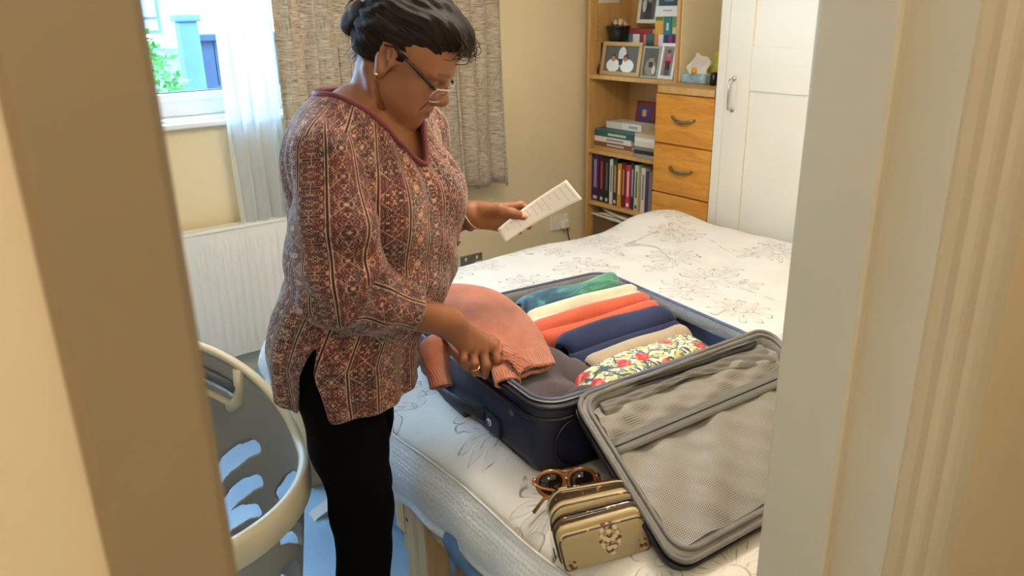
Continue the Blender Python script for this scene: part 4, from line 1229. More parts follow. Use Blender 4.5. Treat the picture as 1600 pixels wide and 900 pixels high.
cutneck = (bf[:, 2] > zc) & (np.abs(bf[:, 1]) < .100)
hemcut = V[:, 2] < HEM+.026*np.clip(-np.cos(ang), 0, 1)-.004
wslit = np.clip((.935-V[:, 2])/.15, 0, 1.4)*.22
slit = (np.abs(ang-np.radians(-97)) < wslit*.8) | (np.abs(ang-np.radians(100)) < wslit*.5)
bad = cutneck | hemcut | (slit & (V[:, 2] < .935))
VT, FT, used = cull(V, F, ~bad[F].any(1)); uvT = puv[used]
be = border_fast(FT, len(VT)); VT = smooth_border(VT, be); loops = border_loops(be); neckV = VT.copy()
# sleeves
def make_sleeve(a, b, cu, w, rad, lo, hi, off):
    S = SDF(lo, hi, .0042)
    S.chain([a+UP*.004, a+(b-a)*.5+off, b+off*.5, b+(cu-b)*.5, cu, cu+(w-cu)*.5], rad, .03)
    V, F = S.mesh()
    d1 = (b-a)/np.linalg.norm(b-a); e1 = np.cross(d1, FW); e1 /= np.linalg.norm(e1); e2 = np.cross(d1, e1)
    d2 = (w-b)/np.linalg.norm(w-b); g1 = np.cross(d2, FW+UP*.3); g1 /= np.linalg.norm(g1); g2 = np.cross(d2, g1)
    t1, q1 = seg_t(V, a, b, False); t2, q2 = seg_t(V, b, w, False); lowr = q2 < q1
    A1 = np.arctan2((V-a)@e2, (V-a)@e1); A2 = np.arctan2((V-b)@g2, (V-b)@g1)
    L1 = np.linalg.norm(b-a); L2 = np.linalg.norm(w-b)
    uv = np.stack([np.where(lowr, A2*.062+.4, A1*.070+.4), np.where(lowr, -L1-t2*L2, -t1*L1)+2.0, np.zeros(len(V))], -1)
    s_ = np.where(lowr, L1+t2*L2, t1*L1); nv = np.where(lowr[:, None], V-(b+np.clip(t2, 0, 1)[:, None]*(w-b)), V-(a+np.clip(t1, 0, 1)[:, None]*(b-a)))
    nv /= np.linalg.norm(nv, axis=1)[:, None]+1e-6; A = np.where(lowr, A2, A1)
    wr = .0050*np.sin(s_*75+1.5*np.sin(A*2))*np.exp(-((s_-L1)/.09)**2)+.003*np.sin(s_*40+A*3)*np.exp(-((s_-.12)/.1)**2)+.0025*np.sin(A*5+s_*20)
    V = V+nv*wr[:, None]
    keep = (V-cu)@d2 < 0
    keep |= np.linalg.norm(V-cu, axis=1) > .16
    V2, F2, us = cull(V, F, keep[F].all(1))
    be = border_fast(F2, len(V2)); V2 = smooth_border(V2, be)
    bi = np.unique(be); V2[bi] -= (((V2[bi]-cu)@d2)[:, None])*d2*.8
    return V2, F2, uv[us]
VR, FR, uvR = make_sleeve(SHR, ELR, CUR, WRR, [.066, .074, .071, .063, .055, .050], (-.18, 1.18, .84), (.26, 1.50, 1.36), np.array([.004, -.004, 0]))
VL, FL, uvL = make_sleeve(SHL, ELL, CUL, WRL, [.066, .072, .066, .058, .053, .050], (-.02, 1.52, .90), (.38, 1.84, 1.36), np.zeros(3))
V2 = np.concatenate([VT, VR, VL]); F2 = np.concatenate([FT, FR+len(VT), FL+len(VT)+len(VR)]); puv2 = np.concatenate([uvT, uvR, uvL])
M_tun = mat('maroon_block_print', (78, 34, 36), .8, sheen=.2)
nt = NT(M_tun); p = nt.attr('puv'); ux, uy, _ = nt.sep(p)
BW = .052
uu = nt.math('ADD', nt.math('DIVIDE', ux, BW), nt.math('MULTIPLY', nt.noise(p, 7, 1), .25))
cell = nt.math('FLOOR', uu); fr = nt.math('PINGPONG', uu, .5)
alt = nt.math('MODULO', nt.math('ABSOLUTE', cell), 2.0)
vv = nt.math('PINGPONG', nt.math('ADD', nt.math('DIVIDE', uy, .046), nt.math('MULTIPLY', cell, .37)), .5)
mv = nt.comb(nt.math('MULTIPLY', fr, 4.4), nt.math('MULTIPLY', vv, 3.9), nt.math('MULTIPLY', cell, 3.7))
mn = nt.noise(mv, 1.7, .6, .5, 1.2)
curl = nt.mapr(nt.math('ABSOLUTE', nt.math('SUBTRACT', mn, .5)), .021, .038, 1, 0)
mn2 = nt.noise(nt.vmath('ADD', mv, (5, 3, 1)), 2.4, 0, .5, .6)
dots = nt.mapr(mn2, .66, .70)
patch0 = nt.noise(p, 20, 1)
lat = nt.math('ABSOLUTE', nt.math('SUBTRACT', nt.math('ADD', fr, vv), .5))
lattice = nt.math('MULTIPLY', nt.mapr(lat, .008, .024, 1, 0), nt.mapr(patch0, .42, .55))
motif = nt.math('MAXIMUM', curl, nt.math('MAXIMUM', dots, nt.math('MULTIPLY', lattice, .9)))
edge_l = nt.math('MULTIPLY', nt.mapr(fr, .030, .040), nt.mapr(fr, .062, .075, 1, 0))
darkline = nt.mapr(fr, .028, .036, 1, 0)
worn = nt.mapr(nt.noise(p, 70, 2), .34, .50, .45, 1)
motif = nt.math('MULTIPLY', nt.math('MAXIMUM', motif, edge_l), worn)
motif = nt.math('MULTIPLY', motif, nt.math('SUBTRACT', 1.0, darkline))
patch = nt.noise(p, 26, 1)
ground = nt.mix(nt.mapr(patch, .40, .62), (84, 24, 28), (52, 20, 25)); ground = nt.mix(darkline, ground, (30, 15, 18))
ink = nt.mix(nt.mapr(nt.noise(p, 18, 1), .4, .6), (200, 146, 116), (184, 148, 124))
nt.color(nt.mix(nt.math('MULTIPLY', motif, .92), ground, ink))
nt.bump(nt.math('ADD', nt.noise(p, 700, 2), nt.math('MULTIPLY', nt.noise(nt.coord(), 22, 3), 2.0)), .22, .004)
tun = mesh_obj('tunic', w2(V2), F2, M_tun, woman, True)
set_attr(tun, 'puv', puv2); solidify(tun, .0022)
# maroon binding on the neckline
M_bind = mat('maroon_binding', (104, 22, 40), .6, sheen=.2)
for lp_ in loops:
    q = neckV[lp_]
    if q[:, 2].mean() > 1.2:
        m_ = len(q); sm_ = q.copy()
        for _ in range(14): sm_ = .25*np.roll(sm_, 1, 0)+.5*sm_+.25*np.roll(sm_, -1, 0)
        pts = w2(sm_)[::3]
        tube('neck_binding', [tuple(x) for x in pts], .0058, M_bind, tun, 8, closed=True)

# ---- hair
S = SDF((-.05, 1.36, 1.27), (.32, 1.64, 1.57), .0032)
S.ell(H(-.006, 0, .052), (.088, .080, .082), .02, HR)
S.ell(H(.040, 0, .088), (.055, .066, .040), .03, HR)
S.ell(H(.072, .0, .098), (.030, .050, .020), .02, HR)
S.ell(H(-.044, 0, .012), (.050, .064, .052), .025, HR)
S.ell(H(.108, 0, .010), (.052, .088, .066), .005, HR, 'sub')
S.ell(H(.055, 0, -.035), (.062, .10, .070), .006, HR, 'sub')
S.cap(H(-.01, 0, -.075), H(.03, 0, -.05), .075, .06, .01, 'sub')
for y in (-1, 1):
    S.cap(H(.016, y*.069, .036), H(.027, y*.066, .020), .009, .004, .014)
    S.ell(H(-.002, y*.086, .004), (.0205, .016, .032), .004, HR, 'sub')
V, F = S.mesh(); V = laplace(V, F, 4, .5); hh = hloc(V)
M_hair = mat('dark_brown_hair', (34, 24, 20), .5, spec=.22)
nt = NT(M_hair); p = nt.attr('puv')
hs_ = nt.noise(nt.vmath('MULTIPLY', p, (60, 5, 1)), 1.0, 4, .65, .3)
nt.color(nt.ramp(hs_, [(.3, (15, 11, 11)), (.55, (34, 23, 19)), (.75, (66, 44, 32))]))
nt.bump(hs_, .9, .006)
def hair_uv(hh):
    rel = hh-np.array([-.02, 0, .045]); return np.stack([np.arctan2(rel[:, 1], rel[:, 2]+.02), np.arctan2(np.hypot(rel[:, 1], rel[:, 2]), rel[:, 0]), np.zeros(len(hh))], -1)
uvh = hair_uv(hh)
rel = hh-np.array([-.02, 0, .045]); rl_ = np.linalg.norm(rel, axis=1)[:, None]
hh = hh+rel/rl_*(.0014*np.sin(uvh[:, 0]*46+np.sin(uvh[:, 1]*5)*1.5)+.0030*np.sin(uvh[:, 0]*13+uvh[:, 1]*4+1.3*np.sin(uvh[:, 1]*6)))[:, None]
V = HO+hh@HR.T*HS
hair = mesh_obj('hair', w2(V), F, M_hair, woman, True); set_attr(hair, 'puv', uvh)
# bun: twisted coils at the back, with a claw clip
S = SDF((-.08, 1.38, 1.34), (.16, 1.62, 1.56), .003)
bc_ = H(-.090, 0, .026)
S.ell(bc_, (.030, .034, .036), .01)
for k in range(3):
    pts = []
    for a in np.linspace(0, 2*math.pi*.8, 9):
        pts.append(H(-.090+.018*math.cos(a+k*2.1)*(1 if k < 2 else .6)-.006*k, (.026-.004*k)*math.sin(a*1.0+k*2.1), .028+.028*math.cos(a+k*1.3)))
    S.chain(pts, [.013, .014, .014, .013, .013, .013, .012, .010, .007], .004)
V, F = S.mesh(); hb = hloc(V)
bun = mesh_obj('hair_bun', w2(V), F, M_hair, hair, True); set_attr(bun, 'puv', hair_uv(hb)*np.array([.6, 3, 1]))
M_clip = mat('pearl_clip', (206, 196, 178), .2, coat=.5)
for (x, y, z, r) in ((-.090, -.014, .066, .007), (-.103, -.020, .058, .0055), (-.078, -.008, .070, .0055), (-.112, -.012, .046, .0045)):
    lathe('clip_bead', [(r*math.sin(a), -r*math.cos(a)) for a in np.linspace(.15, 3.0, 7)], Vector(w2(H(x, y, z))), M_clip, bun, 10)
tube('claw_clip', [tuple(w2(H(-.078+.03*math.sin(a)*-1, -.020+.004*a, .035+.030*math.cos(a)))) for a in np.linspace(0, 1.9, 8)], .0032, M_clip, bun, 8)
# strands: combed back over the head, curls at the brow, wisps at the nape
def strand(pts, r0=.0006):
    return tube_geo([tuple(w2(x)) for x in pts], [r0]*(len(pts)-1)+[r0*.3], 4, cap=False)
parts_ = []
for i in range(420):
    ph = rng.uniform(-1.75, 1.75); a0 = rng.uniform(.30, 1.6); a1 = a0+rng.uniform(.5, 1.3); off = rng.uniform(-.0008, .0022); pts = []
    for a in np.linspace(a0, a1, 8):
        dr = np.array([math.cos(a), math.sin(a)*math.sin(ph), math.sin(a)*math.cos(ph)])
        o_ = np.array([-.006, 0, .052]); rr_ = 1/math.sqrt((dr[0]/.088)**2+(dr[1]/.080)**2+(dr[2]/.082)**2)
        q = o_+dr*(rr_+off)
        e2 = ((q[0]-.04)/.055)**2+(q[1]/.066)**2+((q[2]-.088)/.040)**2
        if e2 < 1: q = np.array([.04, 0, .088])+(q-np.array([.04, 0, .088]))/math.sqrt(max(e2, .05))*1.02
        pts.append(q)
    if pts[0][2] < .052 or pts[-1][2] < .0: continue
    parts_.append(strand([H(*q) for q in pts]))
for i in range(90):                                   # loose curls above the forehead
    y = rng.uniform(-.045, .040); x0, z0 = .078+rng.uniform(-.01, .012), .106+rng.uniform(-.008, .008)
    Lc = rng.uniform(.02, .045); cur = rng.uniform(.9, 2.0)
    pts = [H(x0+Lc*math.sin(s*cur)*.8+.004*math.sin(s*7+i), y+.006*math.sin(s*5+i), z0-.5*Lc*(1-math.cos(s*cur))-.006*s) for s in np.linspace(0, 1.6, 9)]
    parts_.append(strand(pts, .0007))
for i in range(150):                                  # baby hair along the hairline
    y = rng.choice([-1, 1]); u_ = rng.uniform(0, 1); x0 = .030+.055*u_; z0 = .040+.036*u_+rng.uniform(-.004, .008); yy_ = y*(.0695-.050*u_**1.6)
    pts = [H(x0-.030*s, yy_*(1+.10*s)+y*.0025, z0+.020*s+.0015*math.sin(i+s*4)) for s in np.linspace(0, 1, 5)]
    parts_.append(strand(pts[::-1], .0006))
for i in range(46):                                   # nape
    y = rng.uniform(-.05, .05); s0 = rng.uniform(-.075, -.045)
    pts = [H(s0-.01*s, y*(1-.2*s), -.015-.035*s+.004*math.sin(s*3+i)) for s in np.linspace(0, 1, 5)]
    parts_.append(strand(pts, .0006))
for i in range(60):                                   # bun flyaways
    a = rng.uniform(0, 6.28); b_ = rng.uniform(-1, 1)
    pts = [H(-.090+(.036+.006*s)*math.cos(a+s*.8)*math.cos(b_), .036*math.sin(b_), .026+(.040+.006*s)*math.sin(a+s*.8)) for s in np.linspace(0, 1, 6)]
    parts_.append(strand(pts, .0006))
hs2 = mesh_obj('hair_strands', *merge(parts_), mat('hair_strand', (48, 34, 27), .4), hair, True); hs2['kind'] = 'stuff'

# ---- glasses
M_frame = mat('black_glasses_frame', (18, 16, 18), .25); M_rimm = mat('silver_pink_rim', (206, 186, 180), .2, metal=.7)
M_lens = mat('spectacle_lens', (240, 240, 245), .02, trans=1.0, alpha=.35)
gl = bpy.data.objects.new('glasses', None); _register(gl, woman, None); gl['label'] = 'black half-rim reading glasses low on the nose'
for y in (-1, 1):
    tube('temple', [tuple(w2(H(*q))) for q in ((-.012, y*.080, .024), (.004, y*.0785, .030), (.045, y*.0735, .020), (.088, y*.066, .008), (.097, y*.062, .005))], [.0016, .002, .0028, .0034, .0034], M_frame, gl, 8)
    lens = []; lensP = []
    for a in np.linspace(0, 2*math.pi, 25)[:-1]:
        cx = y*.0345+.027*math.copysign(abs(math.cos(a))**.7, math.cos(a)); cz = -.010+.015*math.copysign(abs(math.sin(a))**.75, math.sin(a))
        lens.append(H(.115-.25*max(0, abs(cx)-.012)-.15*cz*0-.35*(cz-.005)*-.5, cx, cz))
    ring = [tuple(w2(q)) for q in lens]
    tube('lens_rim', ring, .0011, M_rimm, gl, 6, closed=True)
    c_ = np.mean(np.array(ring), 0)
    mesh_obj('lens', ring+[tuple(c_)], [(i, (i+1) % 24, 24) for i in range(24)], M_lens, gl, True)
    tube('nose_pad', [tuple(w2(H(.110, y*.011, -.006))), tuple(w2(H(.103, y*.0105, -.012)))], .002, M_rimm, gl, 6)
    tube('end_piece', [tuple(w2(H(.101, y*.061, .003))), tuple(w2(H(.097, y*.0635, .005)))], .0028, M_frame, gl, 6)
tube('bridge', [tuple(w2(H(*q))) for q in ((.113, -.010, -.002), (.1165, 0, .001), (.113, .010, -.002))], .0014, M_rimm, gl, 6)
tube('brow_bar', [tuple(w2(H(.1155-.25*max(0, abs(y)-.012), y, .0045))) for y in np.linspace(-.060, .060, 13)], .0015, M_rimm, gl, 6)
# ---- jewellery
M_gold = mat('gold', (226, 176, 90), .2, metal=1.0)
for y in (-1, 1):
    lathe('earring', [(.0034*math.sin(a), -.0034*math.cos(a)) for a in np.linspace(.15, 3.0, 7)], Vector(w2(H(.000, y*.0815, -.0285))), M_gold, woman, 12)
def ring_at(name, c, axis, r, tube_r, material, parent, squash=1.0, n=28):
    M = frame_at(Vector(w2(c)), Vector(w2(axis)))
    return tube(name, [M @ Vector((r*math.cos(a), r*squash*math.sin(a), 0)) for a in np.linspace(0, 2*math.pi, n+1)[:-1]], tube_r, material, parent, 8, closed=True)
ax_ = rt[2]-rp[2]; ring_at('finger_ring', rp[2]+ax_*.35, ax_, .0102, .0016, M_gold, woman)
dl = (WRL-ELL); dl /= np.linalg.norm(dl)
M_sil = mat('silver', (196, 190, 182), .22, metal=1.0)
b1 = ring_at('bangle', WRL+dl*.002, dl+UP*.25, .033, .0026, M_sil, woman, .95)
b2 = ring_at('bracelet', WRL-dl*.012, dl+UP*.12, .032, .0042, mat('dark_bracelet', (92, 74, 62), .35, metal=.6), woman, .95)

# ================================================================== PAPER HELD IN THE LEFT HAND
M_paper = mat('white_receipt_paper', (252, 251, 249), .8)
nt = NT(M_paper); p = nt.attr('puv'); ux, uy, _ = nt.sep(p)
rowp = nt.math('FRACT', nt.math('MULTIPLY', ux, 13)); rid = nt.math('FLOOR', nt.math('MULTIPLY', ux, 13))
inrow = nt.math('MULTIPLY', nt.mapr(rowp, .30, .34), nt.mapr(rowp, .42, .46, 1, 0))
wl = nt.math('MULTIPLY', nt.math('ADD', nt.math('MULTIPLY', nt.math('FRACT', nt.math('MULTIPLY', nt.math('SINE', nt.math('MULTIPLY', rid, 12.9)), 43.7)), .55), .2), 1.0)
txt = nt.math('MULTIPLY', nt.math('MULTIPLY', inrow, nt.math('MULTIPLY', nt.mapr(uy, .10, .11), nt.math('LESS_THAN', uy, nt.math('ADD', .12, wl)))), nt.mapr(nt.noise(nt.comb(nt.math('MULTIPLY', uy, 60), rid, 0), 1.0, 1), .42, .5, .3, .85))
nt.color(nt.mix(nt.math('MULTIPLY', txt, .5), (252, 251, 249), (140, 144, 156)))
cA, cB, cC, cD = px(777, 358, 1.612), px(885, 281, 1.570), px(910, 311, 1.560), px(789, 379, 1.606)
P = np.zeros((30, 8, 3)); uv = np.zeros((30, 8, 3))
for i, a in enumerate(np.linspace(0, 1, 30)):
    for j, b_ in enumerate(np.linspace(0, 1, 8)):
        e0 = cA+(cB-cA)*a; e1 = cD+(cC-cD)*a
        q = e0+(e1-e0)*b_; q = q+np.array([0, 1, .1])*(.010*math.sin(a*math.pi))
        P[i, j] = w2(q); uv[i, j] = (a, b_, 0)
pa = mesh_obj('paper_slip', *grid_mesh(P), M_paper, None, True); set_attr(pa, 'puv', uv.reshape(-1, 3)); solidify(pa, .0005, 0)
tag(pa, 'narrow white paper slip with faint printed lines held in her left hand', 'paper')
# ================================================================== CORAL CARDIGAN
M_knit = mat('coral_knit', (206, 118, 82), .95, sheen=.4)
nt = NT(M_knit); p = nt.attr('puv'); ux, uy, uz = nt.sep(p)
rib = nt.math('SINE', nt.math('MULTIPLY', ux, 2*math.pi/.0048))
kn = nt.noise(nt.coord(), 420, 2)
stitch = nt.math('MULTIPLY', nt.math('SINE', nt.math('MULTIPLY', ux, 2*math.pi/.0028)), nt.math('SINE', nt.math('MULTIPLY', uy, 2*math.pi/.0022)))
hgt = nt.math('ADD', nt.math('MULTIPLY', rib, nt.math('MULTIPLY', uz, 1.2)), nt.math('MULTIPLY', nt.math('ADD', stitch, kn), .4))
nt.color(nt.mix(nt.mapr(nt.noise(nt.coord(), 30, 4), .3, .7), (186, 104, 74), (204, 124, 92))); nt.bump(hgt, .6, .003)
M_knit_in = M_knit
card = thing('cardigan', 'coral knitted cardigan half folded over the suitcase edge under her right hand', 'cardigan', (.90, 1.33, .77))
def crom(pts, n):
    pts = np.array(pts, dtype=float); out = []; m_ = len(pts)-1
    for s in np.linspace(0, m_, n):
        i = min(int(s), m_-1); t = s-i; p0, p1, p2, p3 = pts[max(i-1, 0)], pts[i], pts[i+1], pts[min(i+2, m_)]
        out.append(.5*((2*p1)+(-p0+p2)*t+(2*p0-5*p1+4*p2-p3)*t*t+(-p0+3*p1-3*p2+p3)*t**3))
    return np.array(out)
def knit_patch(name, far, near, bulge, n=54, m_=30, rib_from=2.0, rib_axis='s', thick=.007, parent=card, drop=0.0, seed=0, wave=.0):
    A = crom(far, n); Bc = crom(near, n); P = np.zeros((n, m_, 3)); uv = np.zeros((n, m_, 3))
    for j, b in enumerate(np.linspace(0, 1, m_)):
        P[:, j] = A+(Bc-A)*b
    s = np.linspace(0, 1, n)[:, None]; b = np.linspace(0, 1, m_)[None, :]
    P[..., 2] += bulge*np.sin(math.pi*np.clip(b, 0, 1))**.8*(1-.55*s) - drop + .0025*np.sin(s*9+b*7+seed)*np.sin(b*5+seed)
    du = np.zeros((n, m_)); dv = np.zeros((n, m_))
    du[1:] = np.cumsum(np.linalg.norm(np.diff(P, axis=0), axis=2), 0); dv[:, 1:] = np.cumsum(np.linalg.norm(np.diff(P, axis=1), axis=2), 1)
    isr = (s > rib_from)*np.ones_like(b)
    if rib_from < 1:
        P[..., 2] += isr*.0012*np.sin(dv*2*math.pi/.0056)
    uv[..., 0] = dv; uv[..., 1] = du; uv[..., 2] = isr
    o = mesh_obj(name, *grid_mesh(P), M_knit, parent, True); set_attr(o, 'puv', uv.reshape(-1, 3)); solidify(o, thick, -1)
    return o
far = [(.905, 1.535, .868), (.965, 1.480, .872), (1.012, 1.423, .862), (1.028, 1.359, .842), (1.022, 1.287, .822), (1.000, 1.215, .803), (.966, 1.141, .789)]
near = [(.850, 1.44, .838), (.832, 1.385, .832), (.818, 1.330, .822), (.810, 1.280, .808), (.826, 1.244, .795), (.856, 1.212, .788), (.876, 1.160, .787)]
knit_patch('body_panel', far, near, .014, rib_from=.80)
far2 = [(x, y, z-.020) for x, y, z in far]; far2[-1] = (.962, 1.150, .777); far2[-2] = (.996, 1.222, .785)
near2 = [(x+.004, y, z-.024) for x, y, z in near]; near2[-1] = (.874, 1.158, .777)
knit_patch('under_panel', far2, near2, .004, rib_from=.80)
# front band with buttons, turned back along the near edge
band_f = [(.892, 1.230, .824), (.904, 1.210, .822), (.914, 1.190, .815), (.920, 1.172, .806), (.922, 1.158, .799)]
band_n = [(.878, 1.205, .806), (.880, 1.192, .806), (.880, 1.178, .803), (.878, 1.162, .798), (.876, 1.148, .792)]
knit_patch('button_band', band_f, band_n, .006, 30, 14, rib_from=-1, thick=.006)
M_btn = mat('coral_button', (214, 130, 96), .35)
for (x, y, z) in ((.897, 1.170, .8095), (.893, 1.200, .8205)):
    lathe('button', [(.0052, 0), (.0056, .0012), (.004, .002), (.0022, .0014)], (x, y, z), M_btn, card, 14, (-.35, -.5, .8))
# sleeve: flattened tube with an open ribbed cuff hanging over the handle side
def sleeve(name, path, rx, rz, upv, rib_len):
    C_ = crom(path, 30); R_ = crom([(a, b, 0) for a, b in zip(rx, rz)], 30); n_ = 28
    P = np.zeros((30, n_+1, 3)); uv = np.zeros((30, n_+1, 3)); arc = np.concatenate([[0], np.cumsum(np.linalg.norm(np.diff(C_, axis=0), axis=1))])
    for i in range(30):
        t = C_[min(i+1, 29)]-C_[max(i-1, 0)]; t /= np.linalg.norm(t); u_ = np.array(upv)-t*np.dot(upv, t); u_ /= np.linalg.norm(u_); s_ = np.cross(t, u_)
        for k in range(n_+1):
            a = 2*math.pi*k/n_; ribm = 1.0 if arc[-1]-arc[i] < rib_len else 0.0
            rr_ = 1+ribm*.02*math.sin(a*14)+.05*math.sin(a*3+i*.3)
            P[i, k] = C_[i]+(s_*math.cos(a)*R_[i, 0]+u_*math.sin(a)*R_[i, 1])*rr_
            uv[i, k] = (a*.02, arc[i], ribm)
    o = mesh_obj(name, *grid_mesh(P), M_knit, card, True); set_attr(o, 'puv', uv.reshape(-1, 3)); solidify(o, .005, 0)
    return o
sleeve('sleeve', [(.875, 1.36, .790), (.830, 1.372, .805), (.800, 1.352, .800), (.788, 1.325, .770), (.782, 1.300, .735)], (.030, .032, .033, .031, .030), (.012, .015, .018, .019, .020), (.3, .4, 1), .04)
sleeve('sleeve', [(.905, 1.262, .792), (.892, 1.235, .790), (.880, 1.208, .786), (.868, 1.182, .781), (.858, 1.160, .774)], (.022, .024, .026, .026, .026), (.010, .012, .012, .013, .013), (0, 0, 1), .03)

# ================================================================== WASH BAG
B0 = Vector((.722, .832, .588)); ex = Vector((.850, -.480, .20)).normalized(); ez = Vector((.03, .10, 1)); ez = (ez-ex*ez.dot(ex)).normalized(); ey = ez.cross(ex)
MB_ = Matrix(((ex.x, ey.x, ez.x, B0.x), (ex.y, ey.y, ez.y, B0.y), (ex.z, ey.z, ez.z, B0.z), (0, 0, 0, 1)))
bag = thing('wash_bag', 'shiny gold and brown flowered wash bag standing on the bed corner', 'wash bag', B0+ex*.08)
M_gold_s = mat('gold_satin', (190, 168, 122), .32, sheen=.2, bump=.25, bscale=22)
M_front = mat('gold_satin_motif', (184, 163, 120), .32)
nt = NT(M_front); p = nt.attr('puv'); ux, uy, _ = nt.sep(p)
mx = nt.math('ABSOLUTE', nt.math('SUBTRACT', ux, .092)); cells = nt.voro(nt.comb(mx, uy, 0), 95, 'F1', .9, '2D')
wid = nt.math('MULTIPLY', .021, nt.math('SQRT', nt.mapr(nt.math('ABSOLUTE', nt.math('SUBTRACT', uy, .044)), 0, .034, 1, 0)))
inm = nt.math('LESS_THAN', mx, wid)
blot = nt.mapr(cells.outputs['Distance'], .34, .40, 1, 0); dk = nt.mapr(cells.outputs['Distance'], .42, .46)
c = nt.mix(nt.math('MULTIPLY', inm, blot), (184, 163, 120), (228, 206, 170)); c = nt.mix(nt.math('MULTIPLY', inm, nt.math('MULTIPLY', dk, nt.mapr(nt.noise(p, 160, 1), .45, .55))), c, (104, 54, 34))
cor = nt.math('MAXIMUM', nt.math('LESS_THAN', nt.vmath('DISTANCE', p, (.018, .010, 0)), .010), nt.math('LESS_THAN', nt.vmath('DISTANCE', p, (.145, .016, 0)), .010))
c = nt.mix(nt.math('MULTIPLY', cor, nt.mapr(cells.outputs['Distance'], .34, .36, 1, 0)), c, (112, 62, 38)); nt.color(c)
M_brown = mat('brown_patent', (74, 50, 34), .22, coat=.4)
nt = NT(M_brown); fl = nt.noise(nt.coord(), 75, 3, .6)
nt.color(nt.mix(nt.mapr(fl, .60, .66), nt.mix(nt.mapr(nt.noise(nt.coord(), 20, 2), .4, .6), (64, 42, 28), (88, 62, 42)), (206, 178, 128)))
def arch(w, h, r, x0, z0=0.0, n=8, sag=0.0, rb=.008):
    pts = []
    for cx, cz, a0, rr_ in ((x0+w-r, z0+h-r, 0, r), (x0+r, z0+h-r, 90, r), (x0+rb, z0+rb, 180, rb), (x0+w-rb, z0+rb, 270, rb)):
        for k in range(n+1):
            a = math.radians(a0+90*k/n); x_, z_ = cx+rr_*math.cos(a), cz+rr_*math.sin(a)
            pts.append((x_, z_+sag*math.sin((x_-x0)/w*math.pi*1.5+.3)*max(0, (z_-z0)/h)))
    return pts
def slab(name, w, h, r, x0, y0, y1, material, sag=0.0, puff=.003, parent=bag):
    def L_(y, ins): return [(x, y, z) for x, z in arch(w-2*ins, h-ins, max(r-ins, .004), x0+ins, 0, 8, sag)]
    V, F = loops_geo([L_(y0-puff, .010), L_(y0-puff*.6, .004), L_(y0, 0), L_(y1, 0), L_(y1+puff*.6, .004), L_(y1+puff, .010)], MB_)
    o = mesh_obj(name, V, F, material, parent, True)
    uvv = [(x, z, 0) for lp in range(6) for x, z in [(q[0], q[2]) for q in L_(0, (.010, .004, 0, 0, .004, .010)[lp])]]
    set_attr(o, 'puv', uvv); return o
def pipe(w, h, r, x0, y, rad=.0018, sag=0.0, material=M_brown):
    tube('piping', [MB_ @ Vector((x, y, z)) for x, z in arch(w, h, r, x0, 0, 8, sag)], rad, material, bag, 6, closed=True)
slab('front_pocket', .150, .066, .016, .006, -.004, .008, M_front); pipe(.150, .066, .016, .006, -.004)
slab('pocket_gusset', .156, .076, .022, .003, .008, .018, M_gold_s); pipe(.157, .077, .022, .0025, .018)
slab('zip_gusset', .162, .084, .026, 0, .019, .034, M_brown, .0015)
tube('main_zip', [MB_ @ Vector((x, .0265, z+.0008)) for x, z in arch(.162, .0845, .026, 0, 0, 8, .0015)][2:17], .0026, mat('dark_zip', (46, 36, 30), .4, metal=.4), bag, 6)
slab('back_panel', .160, .096, .030, .001, .035, .058, M_gold_s, .003); pipe(.160, .0965, .030, .001, .036, .0016, .003)
slab('top_band', .156, .110, .030, .003, .058, .070, M_brown, .006); pipe(.156, .1105, .030, .003, .058, .0016, .006, M_gold_s)
for x, z, s in ((-.003, .030, -1), (.164, .034, 1)):
    tube('zip_pull', [MB_ @ Vector((x+s*.002, .0265+.004*math.cos(a), z-.010+.010*math.sin(a))) for a in np.linspace(0, 2*math.pi, 15)[:-1]], .0011, mat('dark_metal', (70, 62, 56), .3, metal=.9), bag, 6, closed=True)

# ================================================================== SUNGLASSES
sg = thing('sunglasses', 'round amber framed sunglasses propped between the wash bag and suitcase', 'sunglasses', (.84, .965, .622))
gx = Vector((.86, -.51, 0)).normalized(); gu = Vector((.20, .26, .95)); gu = (gu-gx*gu.dot(gx)).normalized(); gn = gx.cross(gu)
M_amb = mat('amber_acetate', (168, 106, 52), .15, trans=.35, coat=.5); M_dl = mat('dark_lens', (30, 24, 22), .06, coat=.6)
G0 = Vector((.816, .976, .6495))
def gp(x, y, z=0.0): return G0+gx*x+gu*y+gn*z
for cx in (0.0, .060):
    ring = [gp(cx+.0262*math.cos(a), .0245*math.sin(a)+.0015*math.cos(2*a)) for a in np.linspace(0, 2*math.pi, 33)[:-1]]
    rim = tube('rim', ring, .0040, M_amb, sg, 8, closed=True)
    V = [gp(cx, 0, -.002)]; V += [gp(cx+.0245*math.cos(a), .0228*math.sin(a), .0) for a in np.linspace(0, 2*math.pi, 33)[:-1]]
    ln_ = mesh_obj('lens', V, [(0, 1+i, 1+(i+1) % 32) for i in range(32)], M_dl, sg, True); solidify(ln_, .0015, 0)
M_rose = mat('rose_gold', (206, 150, 104), .2, metal=1.0)
tube('bridge', [gp(.025, .004), gp(.030, .0075), gp(.035, .004)], .0032, M_rose, sg, 8)
tube('top_bar', [gp(.012, .0235), gp(.030, .0195), gp(.048, .0235)], .0026, M_amb, sg, 8)
for sx, x0 in ((-1, -.027), (1, .087)):
    tube('hinge', [gp(x0, .008), gp(x0+sx*.006, .009, .001)], .0042, M_rose, sg, 8)
tube('temple', [gp(-.032, .008, .0), gp(-.034, .004, .010), gp(-.018, -.004, .016), (.838, .962, .628), (.870, .948, .627)], .0034, M_amb, sg, 8, flat=.5)
